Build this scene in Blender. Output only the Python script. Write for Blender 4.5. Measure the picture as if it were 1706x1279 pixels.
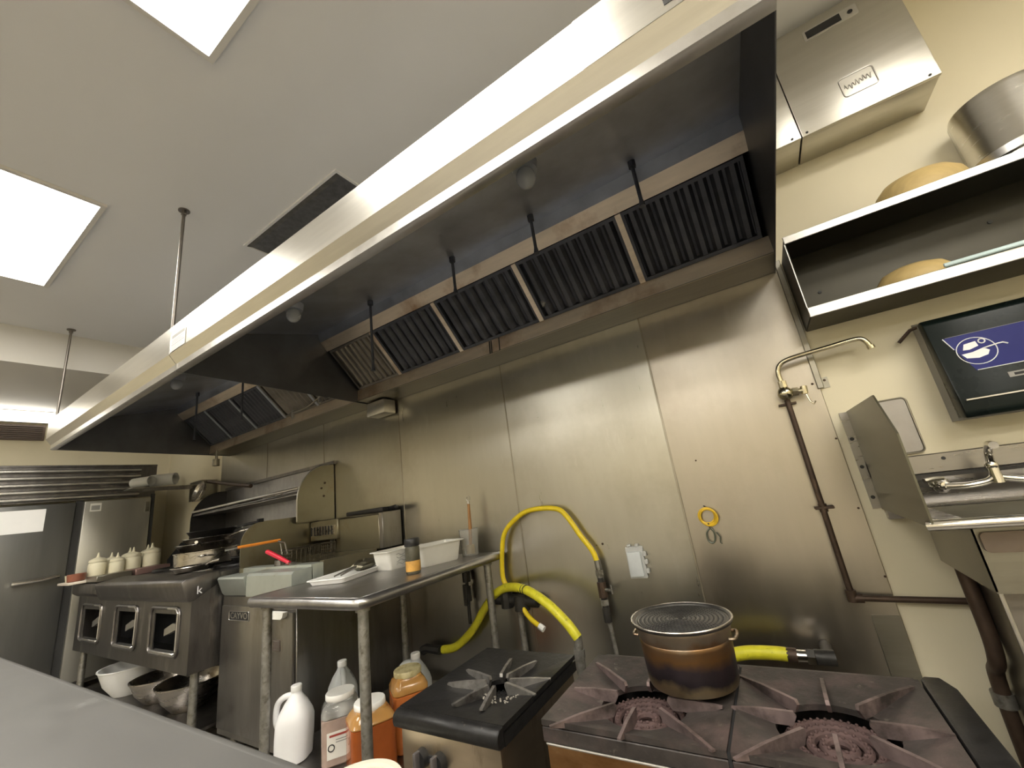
import bpy, bmesh, math, random
from mathutils import Vector, Matrix
random.seed(7)
scene = bpy.context.scene
for o in list(bpy.data.objects):
    bpy.data.objects.remove(o, do_unlink=True)
COL = scene.collection

# ------------------------------------------------------------------ camera, world, exposure
cd = bpy.data.cameras.new('camera')
cd.sensor_fit = 'HORIZONTAL'
cd.sensor_width = 36.0
cd.lens = 671.48 / 1706 * 36.0
cd.clip_start = 0.02
cam = bpy.data.objects.new('camera', cd)
COL.objects.link(cam)
R_ = ((0.835227, 0.533281, -0.134191), (-0.252974, 0.155945, -0.954822), (-0.488262, 0.831440, 0.265156))
cm = Matrix.Identity(4)
for i in range(3):
    cm[i][0] = R_[0][i]
    cm[i][1] = -R_[1][i]
    cm[i][2] = -R_[2][i]
cm[2][3] = 1.2
cam.matrix_world = cm
scene.camera = cam

w = bpy.data.worlds.new('world')
scene.world = w
w.use_nodes = True
w.node_tree.nodes['Background'].inputs[0].default_value = (0.9, 0.9, 0.85, 1)
w.node_tree.nodes['Background'].inputs[1].default_value = 0.02
vs = scene.view_settings
vs.view_transform = 'Standard'
vs.look = 'None'
vs.gamma = 1.0
vs.use_curve_mapping = False
vs.exposure = 1.1
LIGHT = 11.0                     # strength of the ceiling troffers
LIGHT_COL = (1.0, 0.955, 0.86)

# ------------------------------------------------------------------ materials
def srgb(r, g, b):
    f = lambda c: (c / 255 / 12.92) if c / 255 <= .04045 else ((c / 255 + .055) / 1.055) ** 2.4
    return (f(r), f(g), f(b))

def M(name, col, rough=.5, metal=0., var=.12, scale=8., stretch=(1, 1, 1), bump=0., rvar=.08,
      stain=None, trans=0., ior=1.45, emit=None, estr=0., alpha=1., coat=0., aniso=0., spec=.5):
    m = bpy.data.materials.new(name)
    m.use_nodes = True
    nt = m.node_tree
    N = nt.nodes
    L = nt.links
    b = N['Principled BSDF']
    tc = N.new('ShaderNodeTexCoord')
    mp = N.new('ShaderNodeMapping')
    mp.inputs['Scale'].default_value = stretch
    L.new(tc.outputs['Object'], mp.inputs[0])
    nz = N.new('ShaderNodeTexNoise')
    nz.inputs['Scale'].default_value = scale
    nz.inputs['Detail'].default_value = 5
    nz.inputs['Roughness'].default_value = .6
    L.new(mp.outputs[0], nz.inputs['Vector'])
    rp = N.new('ShaderNodeValToRGB')
    rp.color_ramp.elements[0].position = .28
    rp.color_ramp.elements[1].position = .72
    rp.color_ramp.elements[0].color = tuple(c * (1 - var) for c in col) + (1,)
    rp.color_ramp.elements[1].color = tuple(min(1, c * (1 + var)) for c in col) + (1,)
    L.new(nz.outputs[0], rp.inputs[0])
    out = rp.outputs[0]
    for st in (stain or []):
        scol, lo, hi, ssc, sst = st
        mp2 = N.new('ShaderNodeMapping')
        mp2.inputs['Scale'].default_value = sst
        mp2.inputs['Location'].default_value = (ssc * 1.3, 2.1, .7)
        L.new(tc.outputs['Object'], mp2.inputs[0])
        n2 = N.new('ShaderNodeTexNoise')
        n2.inputs['Scale'].default_value = ssc
        n2.inputs['Detail'].default_value = 7
        n2.inputs['Roughness'].default_value = .65
        L.new(mp2.outputs[0], n2.inputs['Vector'])
        r2 = N.new('ShaderNodeValToRGB')
        r2.color_ramp.elements[0].position = lo
        r2.color_ramp.elements[1].position = hi
        r2.color_ramp.elements[0].color = (0, 0, 0, 1)
        r2.color_ramp.elements[1].color = (1, 1, 1, 1)
        L.new(n2.outputs[0], r2.inputs[0])
        mx = N.new('ShaderNodeMix')
        mx.data_type = 'RGBA'
        L.new(r2.outputs[0], mx.inputs['Factor'])
        L.new(out, mx.inputs['A'])
        mx.inputs['B'].default_value = tuple(scol) + (1,)
        out = mx.outputs['Result']
    L.new(out, b.inputs['Base Color'])
    b.inputs['Metallic'].default_value = metal
    if rvar > 0:
        mr = N.new('ShaderNodeMapRange')
        mr.inputs['To Min'].default_value = max(.02, rough - rvar)
        mr.inputs['To Max'].default_value = min(1, rough + rvar)
        L.new(nz.outputs[0], mr.inputs['Value'])
        L.new(mr.outputs[0], b.inputs['Roughness'])
    else:
        b.inputs['Roughness'].default_value = rough
    if bump > 0:
        bp = N.new('ShaderNodeBump')
        bp.inputs['Strength'].default_value = bump
        bp.inputs['Distance'].default_value = .004
        L.new(nz.outputs[0], bp.inputs['Height'])
        L.new(bp.outputs[0], b.inputs['Normal'])
    b.inputs['Transmission Weight'].default_value = trans
    b.inputs['IOR'].default_value = ior
    b.inputs['Specular IOR Level'].default_value = spec
    b.inputs['Coat Weight'].default_value = coat
    b.inputs['Alpha'].default_value = alpha
    if aniso:
        b.inputs['Anisotropic'].default_value = aniso
    if emit:
        b.inputs['Emission Color'].default_value = tuple(emit) + (1,)
        b.inputs['Emission Strength'].default_value = estr
    return m

steel_wall = M('brushed_wall_steel', (.50, .485, .435), .29, 1, .03, 5, (5, 5, .8), .006, .04,
               stain=[((.35, .32, .265), .48, .82, 1.3, (1, 1, 1)), ((.56, .545, .50), .62, .80, 14, (1, 1, .25))])
steel_hood = M('hood_steel', (.72, .70, .65), .30, 1, .06, 6, (.5, 6, 6), .05, .06)
steel_end = M('dark_hood_end', (.16, .165, .18), .5, 1, .2, 4, (1, 1, 1), .04, .08)  # end and divider panels, darker than the canopy lining
steel_inner = M('greasy_hood_interior', (.50, .53, .60), .45, 1, .2, 4, (1, 1, 1), .06, .08)
steel_rail = M('warm_filter_rail_steel', (.78, .68, .56), .48, 1, .12, 6, (.6, 4, 4), .05, .08,
               stain=[((.42, .26, .15), .52, .75, 2.5, (1, 1, 1))])
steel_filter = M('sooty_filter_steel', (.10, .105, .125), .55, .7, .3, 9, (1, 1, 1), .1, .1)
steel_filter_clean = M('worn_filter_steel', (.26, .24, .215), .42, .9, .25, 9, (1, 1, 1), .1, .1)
steel_box = M('cabinet_steel', (.55, .53, .48), .33, 1, .07, 5, (.4, 5, 5), .04, .06)
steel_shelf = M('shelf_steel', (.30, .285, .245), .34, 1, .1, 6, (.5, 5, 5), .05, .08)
steel_shelf_shaded = M('shaded_shelf_steel', (.045, .042, .034), .40, .8, .15, 3, (1, 1, 1), .03, .08)  # shade under the top shelf put into the steel colour
seam_dark = M('seam_steel', (.36, .33, .27), .4, 1, .1, 8)
steel_edge = M('bright_edge_steel', (.58, .565, .54), .35, 1, .08, 20, (1, 1, 1), .03, .08)
steel_table = M('scuffed_worktop_steel', (.36, .35, .345), .36, 1, .16, 9, (2, .8, 1), .06, .10,
                stain=[((.52, .51, .49), .58, .75, 12, (1, 1, 1))])
steel_island = M('matte_worktop_steel', (.085, .083, .080), .52, .1, .10, 14, (.6, 2, 1), .04, .08,
                 stain=[((.15, .15, .145), .66, .78, 7, (1, 1, 1))])
steel_dark = M('dark_greasy_steel', (.185, .175, .17), .38, 1, .2, 6, (3, 3, .8), .07, .1,
               stain=[((.36, .34, .315), .56, .74, 4, (2, 2, .5)), ((.10, .08, .065), .6, .8, 6, (3, 3, .4))])
steel_fryer = M('fryer_steel', (.28, .27, .26), .36, 1, .12, 6, (4, 4, .6), .05, .08,
                stain=[((.13, .10, .075), .56, .8, 4, (1, 1, .6))])
steel_fryer_top = M('pale_fryer_enamel', (.40, .43, .40), .38, .6, .1, 9, (1, 1, 1), .04, .1,
                    stain=[((.23, .16, .07), .6, .8, 8, (1, 1, 1))])
steel_guard = M('oiled_guard_steel', (.29, .27, .205), .40, 1, .1, 5, (1, 1, 1), .04, .08,
                stain=[((.22, .15, .07), .55, .8, 3, (1, 1, 1))])
steel_pan = M('pan_steel', (.48, .45, .41), .28, 1, .15, 8, (1, 1, 3), .05, .1,
              stain=[((.16, .12, .09), .55, .75, 6, (1, 1, 1))])
steel_pot = M('bright_pot_steel', (.66, .64, .60), .26, 1, .06, 8, (1, 1, 6), .03, .05)
steel_sink = M('sink_steel', (.34, .325, .31), .28, 1, .06, 5, (.5, 4, 4), .03, .06)
steel_guard_sink = M('splash_guard_steel', (.18, .175, .135), .32, 1, .05, 5, (4, .5, 4), .03, .05)
steel_stove = M('stained_stove_steel', (.55, .47, .37), .36, 1, .1, 5, (1, 1, 4), .05, .08,
                stain=[((.20, .12, .07), .55, .78, 6, (3, 3, .7))])
steel_copper = M('heat_browned_steel', (.60, .34, .16), .34, 1, .14, 4, (.8, 1, 4), .05, .08,
                 stain=[((.28, .13, .05), .5, .75, 3, (1, 1, 2)), ((.72, .50, .30), .6, .78, 5, (1, 1, 2))])
chrome = M('chrome', (.82, .80, .76), .12, 1, .03, 8, rvar=.03)
brass_chrome = M('worn_chrome', (.62, .57, .42), .2, 1, .1, 20, rvar=.06)
iron = M('cast_iron', (.012, .0115, .0115), .38, 0, .4, 40, bump=.35, rvar=.12, spec=.28,
         stain=[((.09, .08, .07), .68, .74, 45, (1, 1, 1))])
iron_rust = M('rusted_cast_iron', (.030, .025, .023), .50, 0, .35, 30, bump=.5, rvar=.12,
              stain=[((.088, .060, .056), .48, .74, 7, (1, 1, 1)), ((.13, .115, .095), .62, .74, 30, (1, 1, 1))])
iron_burner = M('burner_ring_iron', (.085, .052, .049), .75, .2, .3, 40, bump=.4)
iron_finger = M('scoured_iron_finger', (.30, .285, .27), .42, .8, .25, 20, bump=.15,
                stain=[((.08, .07, .065), .5, .7, 9, (1, 1, 1))])
iron_finger_pink = M('heat_scaled_finger', (.20, .15, .145), .5, .6, .25, 18, bump=.2,
                     stain=[((.05, .04, .037), .46, .66, 9, (1, 1, 1))])
black_pipe = M('black_gas_pipe', (.035, .033, .031), .45, .4, .3, 20, bump=.15)
rust_pipe = M('brown_iron_pipe', (.075, .05, .036), .5, .5, .3, 16, bump=.2,
              stain=[((.20, .13, .08), .6, .75, 12, (1, 1, .4))])
zinc = M('galvanised_leg', (.30, .29, .265), .5, .8, .25, 40, bump=.1,
         stain=[((.13, .115, .09), .5, .7, 28, (1, 1, 1))])
zinc_sheet = M('galvanised_sheet', (.20, .20, .205), .45, .8, .25, 22, bump=.04)
rod_mat = M('hanger_rod_steel', (.22, .20, .18), .4, .8, .1, 8)
black = M('black_plastic', (.016, .016, .017), .4, 0, .2, 10)
soot = M('soot_black', (.012, .012, .013), .7, 0, .2, 10)
blackpan = M('black_pan', (.020, .019, .019), .38, .4, .3, 14, bump=.06)
dark_green = M('smoked_green_plastic', (.006, .010, .009), .28, 0, .2, 4, rvar=.04, spec=.18)
grey_plastic = M('grey_plastic', (.27, .26, .24), .5, 0, .08, 10)
outlet_grey = M('weatherproof_grey', (.46, .47, .47), .45, .1, .06, 20)
blue = M('dispenser_label_blue', srgb(24, 30, 104), .35, 0, .1, 3, spec=.2)
white_print = M('white_print', (.80, .80, .82), .5, 0, .03, 10)
paper = M('white_paper', (.78, .77, .72), .7, 0, .04, 10)
black_print = M('black_print', (.03, .03, .03), .6, 0, .05, 10)
pale_print = M('grey_print', (.28, .28, .27), .6, 0, .05, 10)
yellow = M('yellow_hose_coating', (.72, .55, .015), .38, 0, .12, 30, bump=.05,
           stain=[((.30, .22, .02), .66, .78, 26, (1, 1, 1))])
yellow_green = M('yellow_green_hose_coating', (.60, .56, .03), .4, 0, .14, 30, bump=.08,
                 stain=[((.22, .19, .03), .60, .72, 40, (1, 1, 1))])
yellow_cord = M('yellow_cord', (.70, .46, .03), .4, 0, .1, 30)
white_plastic = M('white_plastic', (.78, .78, .77), .38, 0, .03, 8)
jug_plastic = M('translucent_jug_plastic', (.84, .84, .86), .36, 0, .03, 6, trans=.12)
jug_plastic2 = M('thin_jug_plastic', (.66, .68, .68), .3, 0, .05, 6, trans=.45)
foam = M('white_food_pan', (.74, .73, .69), .45, 0, .04, 12, bump=.03)
clear = M('clear_plastic', (.86, .86, .84), .12, 0, .03, 8, trans=.85, ior=1.3)
lid_white = M('white_lid', (.80, .79, .76), .45, 0, .04, 12)
lid_yellow = M('grimy_yellow_lid', (.52, .46, .26), .5, 0, .2, 16, stain=[((.26, .20, .07), .5, .7, 22, (1, 1, 1))])
amber = M('amber_syrup', (.46, .12, .03), .14, 0, .25, 5, rvar=.03, trans=.25)
orange_sauce = M('orange_sauce', (.62, .19, .05), .14, 0, .2, 5, rvar=.03, trans=.2)
rose_sauce = M('pale_pickle_brine', (.56, .42, .36), .14, 0, .25, 7, rvar=.03, trans=.3,
               stain=[((.30, .15, .10), .55, .75, 5, (1, 1, .4))])
amber_clear = M('amber_tinted_plastic', (.62, .33, .10), .14, 0, .1, 6, rvar=.03, trans=.4)
spice = M('ground_spice', (.55, .30, .07), .5, 0, .35, 16)
spice_dark = M('dark_spice', (.07, .065, .045), .4, 0, .5, 24)
red = M('red_handle', (.62, .02, .05), .35, 0, .1, 8)
orange = M('orange_basket_grip', (.70, .24, .03), .4, 0, .2, 8, stain=[((.55, .45, .2), .6, .7, 10, (1, 1, 1))])
wood = M('worn_bowl_wood', (.50, .37, .16), .5, 0, .25, 5, (1, 6, 1), .08,
         stain=[((.22, .12, .04), .56, .74, 6, (1, 3, 1))])
wood_handle = M('brush_handle_wood', (.38, .19, .07), .5, 0, .2, 12, (6, 6, 1))
pale_blue = M('pale_blue_board', (.52, .66, .70), .4, 0, .06, 6)
cream_wall = M('cream_paint', (.68, .62, .46), .5, 0, .035, 1.5, bump=.02, rvar=.05,
               stain=[((.60, .53, .37), .60, .80, 1.2, (1, 1, 1))])
ceil_paint = M('ceiling_paint', (.72, .715, .71), .75, 0, .02, 1.2, bump=.01, rvar=.03)
soffit_paint = M('soffit_paint', (.62, .60, .56), .7, 0, .02, 1.2)
door_paint = M('fridge_door_steel', (.27, .27, .265), .36, .9, .06, 4, (4, 4, .4), .03, .05)
door_pale = M('pale_fridge_door', (.42, .41, .37), .36, .8, .06, 4, (4, 4, .4), .03, .05)
gasket = M('dark_gasket', (.03, .03, .03), .6)
diffuser = M('lit_diffuser', (.9, .9, .86), .5, emit=LIGHT_COL, estr=LIGHT)
strip_glow = M('lit_strip_diffuser', (.9, .9, .86), .5, emit=(1, .95, .85), estr=5.0)
sheet_white = M('plain_sheet_white', (.92, .92, .93), .4, 0, .02, 8)  # plain bright white for the fridge door sheet, no emission
frame_white = M('troffer_frame_white', (.62, .60, .56), .5, 0, .03, 8)
globe_glass = M('frosted_globe', (.62, .64, .66), .25, 0, .1, 10, trans=.35)
pink_red = M('red_tub', (.22, .08, .05), .4, 0, .3, 10)
tile_floor = None

def floor_mat():
    m = bpy.data.materials.new('quarry_tile')
    m.use_nodes = True
    nt = m.node_tree
    b = nt.nodes['Principled BSDF']
    tc = nt.nodes.new('ShaderNodeTexCoord')
    br = nt.nodes.new('ShaderNodeTexBrick')
    br.offset = 0
    br.inputs['Scale'].default_value = 1
    br.inputs['Brick Width'].default_value = .152
    br.inputs['Row Height'].default_value = .152
    br.inputs['Mortar Size'].default_value = .005
    br.inputs['Color1'].default_value = (.27, .25, .225, 1)
    br.inputs['Color2'].default_value = (.23, .215, .195, 1)
    br.inputs['Mortar'].default_value = (.12, .11, .10, 1)
    nt.links.new(tc.outputs['Object'], br.inputs['Vector'])
    nt.links.new(br.outputs['Color'], b.inputs['Base Color'])
    b.inputs['Roughness'].default_value = .45
    return m
tile_floor = floor_mat()

def pot_mat():
    """scorched stock pot: heat tint that belongs to the metal, banded by its own height"""
    m = bpy.data.materials.new('scorched_pot_steel')
    m.use_nodes = True
    nt = m.node_tree
    N = nt.nodes
    L = nt.links
    b = N['Principled BSDF']
    tc = N.new('ShaderNodeTexCoord')
    sx = N.new('ShaderNodeSeparateXYZ')
    L.new(tc.outputs['Object'], sx.inputs[0])
    nz = N.new('ShaderNodeTexNoise')
    nz.inputs['Scale'].default_value = 14
    nz.inputs['Detail'].default_value = 5
    L.new(tc.outputs['Object'], nz.inputs['Vector'])
    ma = N.new('ShaderNodeMath')
    ma.operation = 'MULTIPLY_ADD'
    L.new(nz.outputs[0], ma.inputs[0])
    ma.inputs[1].default_value = .06
    L.new(sx.outputs['Z'], ma.inputs[2])
    mr = N.new('ShaderNodeMapRange')
    mr.inputs['From Min'].default_value = .03
    mr.inputs['From Max'].default_value = .19
    L.new(ma.outputs[0], mr.inputs['Value'])
    rp = N.new('ShaderNodeValToRGB')
    e = rp.color_ramp.elements
    e[0].position = 0
    e[0].color = (.30, .24, .16, 1)
    e[1].position = 1
    e[1].color = (.42, .34, .25, 1)
    for p, c in ((.13, (.26, .20, .12)), (.24, (.05, .042, .05)), (.42, (.07, .055, .065)), (.58, (.25, .135, .055)), (.76, (.24, .15, .085)), (.84, (.30, .25, .19))):
        k = e.new(p)
        k.color = c + (1,)
    L.new(mr.outputs[0], rp.inputs[0])
    L.new(rp.outputs[0], b.inputs['Base Color'])
    b.inputs['Metallic'].default_value = .9
    b.inputs['Roughness'].default_value = .34
    return m
pot_scorched = pot_mat()

# ------------------------------------------------------------------ mesh helpers
ORG = {}
class MB:
    def __init__(s):
        s.bm = bmesh.new()
    def _bev(s, faces, bev, seg):
        if bev <= 0:
            return s
        es = list({e for f in faces for e in f.edges})
        bmesh.ops.bevel(s.bm, geom=es, offset=bev, segments=seg, profile=.5, affect='EDGES', clamp_overlap=True)
        return s
    def box(s, a, b, bev=0, seg=2):
        x0, y0, z0 = [min(p, q) for p, q in zip(a, b)]
        x1, y1, z1 = [max(p, q) for p, q in zip(a, b)]
        v = [s.bm.verts.new(p) for p in ((x0, y0, z0), (x1, y0, z0), (x1, y1, z0), (x0, y1, z0), (x0, y0, z1), (x1, y0, z1), (x1, y1, z1), (x0, y1, z1))]
        fs = [s.bm.faces.new([v[i] for i in q]) for q in ((3, 2, 1, 0), (4, 5, 6, 7), (0, 1, 5, 4), (1, 2, 6, 5), (2, 3, 7, 6), (3, 0, 4, 7))]
        return s._bev(fs, bev, seg)
    def prism(s, pts, axis, lo, hi, bev=0, seg=2):
        def P(p, t):
            return {'x': (t, p[0], p[1]), 'y': (p[0], t, p[1]), 'z': (p[0], p[1], t)}[axis]
        A = [s.bm.verts.new(P(p, lo)) for p in pts]
        B = [s.bm.verts.new(P(p, hi)) for p in pts]
        n = len(pts)
        fs = [s.bm.faces.new(A), s.bm.faces.new(B[::-1])]
        for i in range(n):
            fs.append(s.bm.faces.new([A[i], B[i], B[(i + 1) % n], A[(i + 1) % n]]))
        bmesh.ops.recalc_face_normals(s.bm, faces=fs)
        return s._bev(fs, bev, seg)
    def sheet(s, pts, t):
        """thin plate from a planar 3D outline, thickness t along its normal"""
        p = [Vector(q) for q in pts]
        n = Vector((0, 0, 0))
        for i in range(len(p)):
            a, b = p[i], p[(i + 1) % len(p)]
            n += Vector(((a.y - b.y) * (a.z + b.z), (a.z - b.z) * (a.x + b.x), (a.x - b.x) * (a.y + b.y)))
        n.normalize()
        A = [s.bm.verts.new(q) for q in p]
        B = [s.bm.verts.new(q + n * t) for q in p]
        k = len(p)
        fs = [s.bm.faces.new(A), s.bm.faces.new(B[::-1])]
        for i in range(k):
            fs.append(s.bm.faces.new([A[i], B[i], B[(i + 1) % k], A[(i + 1) % k]]))
        bmesh.ops.recalc_face_normals(s.bm, faces=fs)
        return s
    def tube(s, pts, r, n=10, closed=False, cap=True):
        p = [Vector(q) for q in pts]
        k = len(p)
        rr = r if isinstance(r, (list, tuple)) else [r] * k
        T = []
        for i in range(k):
            if closed:
                t = p[(i + 1) % k] - p[i - 1]
            else:
                t = p[min(i + 1, k - 1)] - p[max(i - 1, 0)]
            T.append(t.normalized())
        u = T[0].orthogonal().normalized()
        rings = []
        for i in range(k):
            u = u - T[i] * u.dot(T[i])
            if u.length < 1e-6:
                u = T[i].orthogonal()
            u.normalize()
            v = T[i].cross(u)
            rings.append([s.bm.verts.new(p[i] + (u * math.cos(2 * math.pi * j / n) + v * math.sin(2 * math.pi * j / n)) * rr[i]) for j in range(n)])
        m = k if closed else k - 1
        for i in range(m):
            a, b = rings[i], rings[(i + 1) % k]
            for j in range(n):
                s.bm.faces.new([a[j], a[(j + 1) % n], b[(j + 1) % n], b[j]])
        if cap and not closed:
            s.bm.faces.new(rings[0][::-1])
            s.bm.faces.new(rings[-1])
        return s
    def cyl(s, a, b, r, r2=None, n=20):
        return s.tube([a, b], [r, r if r2 is None else r2], n)
    def lathe(s, c, prof, n=32, close=True):
        """profile (radius, height) turned about a vertical axis through c; r=0 closes"""
        rings = []
        for r, z in prof:
            if r <= 1e-6:
                rings.append([s.bm.verts.new((c[0], c[1], c[2] + z))])
            else:
                rings.append([s.bm.verts.new((c[0] + r * math.cos(2 * math.pi * j / n), c[1] + r * math.sin(2 * math.pi * j / n), c[2] + z)) for j in range(n)])
        fs = []
        for a, b in zip(rings, rings[1:]):
            for j in range(n):
                q = (j + 1) % n
                if len(a) == 1 and len(b) == 1:
                    continue
                if len(a) == 1:
                    fs.append(s.bm.faces.new([a[0], b[q], b[j]]))
                elif len(b) == 1:
                    fs.append(s.bm.faces.new([a[j], a[q], b[0]]))
                else:
                    fs.append(s.bm.faces.new([a[j], a[q], b[q], b[j]]))
        bmesh.ops.recalc_face_normals(s.bm, faces=fs)
        return s
    def sphere(s, c, r, sc=(1, 1, 1), n=16):
        prof = [(r * math.sin(math.pi * i / 10), -r * math.cos(math.pi * i / 10)) for i in range(11)]
        k = len(s.bm.verts)
        s.lathe((0, 0, 0), prof, n)
        s.bm.verts.ensure_lookup_table()
        for v in s.bm.verts[k:]:
            v.co = Vector((v.co.x * sc[0], v.co.y * sc[1], v.co.z * sc[2])) + Vector(c)
        return s
    def ring(s, c, R, r, normal=(0, 0, 1), n=28, k=8, sc=(1, 1)):
        nn = Vector(normal).normalized()
        u = nn.orthogonal().normalized() if abs(nn.z) < .99 else Vector((1, 0, 0))
        if abs(nn.z) < .99:
            u = Vector((0, 0, 1)).cross(nn).normalized()
        v = nn.cross(u)
        pts = [Vector(c) + (u * math.cos(2 * math.pi * i / n) * sc[0] + v * math.sin(2 * math.pi * i / n) * sc[1]) * R for i in range(n)]
        return s.tube(pts, r, k, closed=True)
    def rot(s, ang, axis='z', c=(0, 0, 0)):
        bmesh.ops.rotate(s.bm, verts=s.bm.verts, cent=c, matrix=Matrix.Rotation(ang, 3, axis.upper()))
        return s
    def move(s, d):
        bmesh.ops.translate(s.bm, verts=s.bm.verts, vec=d)
        return s
    def build(s, name, mat, parent=None, origin=None, kind=None, smooth=True):
        o_ = Vector(ORG.get(parent.name, (0, 0, 0))) if parent else Vector(origin or (0, 0, 0))
        bmesh.ops.translate(s.bm, verts=s.bm.verts, vec=-o_)
        s.bm.normal_update()
        me = bpy.data.meshes.new(name)
        if smooth:
            for f in s.bm.faces:
                f.smooth = True
            for e in s.bm.edges:
                if len(e.link_faces) == 2 and e.calc_face_angle(0) > math.radians(38):
                    e.smooth = False
        s.bm.to_mesh(me)
        s.bm.free()
        me.materials.append(mat)
        ob = bpy.data.objects.new(name, me)
        COL.objects.link(ob)
        if parent:
            ob.parent = parent
        else:
            ob.location = o_
        ORG[ob.name] = tuple(o_)
        if kind:
            ob['kind'] = kind
        return ob

def tag(o, label, cat=None, group=None, kind=None):
    o['label'] = label
    if cat:
        o['category'] = cat
    if group:
        o['group'] = group
    if kind:
        o['kind'] = kind
    return o
def thing(name, label, cat, loc=(0, 0, 0), group=None):
    o = bpy.data.objects.new(name, None)
    COL.objects.link(o)
    o.location = loc
    o.empty_display_size = .05
    ORG[o.name] = tuple(loc)
    return tag(o, label, cat, group)
def dup(root, loc, rz=0, label=None, scale=None):
    r = root.copy()
    COL.objects.link(r)
    r.location = loc
    r.rotation_euler = (0, 0, rz)
    if scale:
        r.scale = scale
    if label:
        r['label'] = label
    for ch in list(root.children):
        c = ch.copy()
        COL.objects.link(c)
        c.parent = r
        for g in list(ch.children):
            d = g.copy()
            COL.objects.link(d)
            d.parent = c
    return r
def clone(part, parent, offset=(0, 0, 0)):
    c = part.copy()
    COL.objects.link(c)
    c.parent = parent
    c.location = Vector(part.location) + Vector(offset)
    return c
def smooth_path(pts, n=8):
    p = [Vector(q) for q in pts]
    out = []
    for i in range(len(p) - 1):
        a, b, c, d = p[max(i - 1, 0)], p[i], p[i + 1], p[min(i + 2, len(p) - 1)]
        for k in range(n):
            t = k / n
            out.append(.5 * (2 * b + (c - a) * t + (2 * a - 5 * b + 4 * c - d) * t * t + (3 * b - a - 3 * c + d) * t ** 3))
    out.append(p[-1])
    return out
def text(name, body, size, mat, parent, loc, extrude=.0006, rot=(math.pi / 2, 0, 0), sx=1.0):
    cu = bpy.data.curves.new(name, 'FONT')
    cu.body = body
    cu.size = size
    cu.extrude = extrude
    cu.align_x = 'CENTER'
    cu.align_y = 'CENTER'
    t = bpy.data.objects.new(name + '_tmp', cu)
    COL.objects.link(t)
    dg = bpy.context.evaluated_depsgraph_get()
    me = bpy.data.meshes.new_from_object(t.evaluated_get(dg))
    bpy.data.objects.remove(t, do_unlink=True)
    from mathutils import Euler
    me.transform(Matrix.Diagonal((sx, 1, 1, 1)))
    me.transform(Euler(rot).to_matrix().to_4x4())
    o_ = Vector(ORG[parent.name])
    me.transform(Matrix.Translation(Vector(loc) - o_))
    me.materials.clear()
    me.materials.append(mat)
    ob = bpy.data.objects.new(name, me)
    COL.objects.link(ob)
    ob.parent = parent
    ORG[ob.name] = tuple(o_)
    return ob

def rounded_rect(x0, x1, z0, z1, r, n=5):
    pts = []
    for cx, cz, a0 in ((x1 - r, z1 - r, 0), (x0 + r, z1 - r, 90), (x0 + r, z0 + r, 180), (x1 - r, z0 + r, 270)):
        for i in range(n + 1):
            a = math.radians(a0 + 90 * i / n)
            pts.append((cx + r * math.cos(a), cz + r * math.sin(a)))
    return pts

# ------------------------------------------------------------------ room shell
WY = 2.10           # back wall
CZ = 3.04           # ceiling
XL, XR, YB = -6.40, 2.40, -5.20
tag(MB().box((XL - .2, YB - .2, -.1), (XR + .2, WY + .2, 0)).build('floor', tile_floor), 'square grey-brown tile kitchen floor', kind='structure')
tag(MB().box((XL - .2, YB - .2, CZ), (XR + .2, WY + .2, CZ + .1)).build('ceiling', ceil_paint), 'flat painted grey-white ceiling', kind='structure')
wb = tag(MB().box((XL - .2, WY, 0), (XR + .2, WY + .2, CZ)).build('wall_back', cream_wall), 'cream painted wall partly clad with steel sheets', kind='structure')
tag(MB().box((XL - .2, YB, 0), (XL, WY, CZ)).build('wall_left', cream_wall), 'cream painted end wall behind the refrigerator', kind='structure')
tag(MB().box((XR, YB, 0), (XR + .2, WY, CZ)).build('wall_right', cream_wall), 'cream painted end wall', kind='structure')
tag(MB().box((XL - .2, YB - .2, 0), (XR + .2, YB, CZ)).build('wall_front', cream_wall), 'cream painted wall facing the cook line', kind='structure')
tag(MB().box((XL, YB, 2.735), (-4.79, WY, CZ)).build('trim_1', soffit_paint), 'painted soffit box dropped below the ceiling', kind='structure')

# steel cladding sheets of the back wall
seams = [.252, -.40, -1.30, -2.24, -3.16, -4.06, -4.98]
brown_sheet = M('browner_wall_steel', (.45, .415, .36), .30, 1, .03, 5, (5, 5, .8), .006, .04,  # rightmost sheet, browner than the plain wall steel
                stain=[((.34, .295, .24), .46, .80, 1.4, (1, 1, 1)), ((.48, .45, .40), .62, .80, 14, (1, 1, .25))])
grimy_sheet = M('smoke_grimed_wall_steel', (.42, .405, .355), .31, 1, .03, 5, (5, 5, .8), .006, .04,
                stain=[((.30, .275, .225), .46, .80, 1.4, (1, 1, 1)), ((.48, .46, .42), .62, .80, 14, (1, 1, .25))])
for i, (a, b) in enumerate(zip(seams, seams[1:])):
    MB().box((b + .002, WY - .010, .0), (a - .002, WY - .0005, 2.06), .002, 1).build('steel_sheet', brown_sheet if i == 0 else (steel_wall if i < 3 else grimy_sheet), wb)
for s_ in seams[1:-1]:
    MB().box((s_ - .0045, WY - .0125, .0), (s_ + .0045, WY - .0101, 2.06), .001, 1).build('seam_strip', seam_dark, wb)
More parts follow.
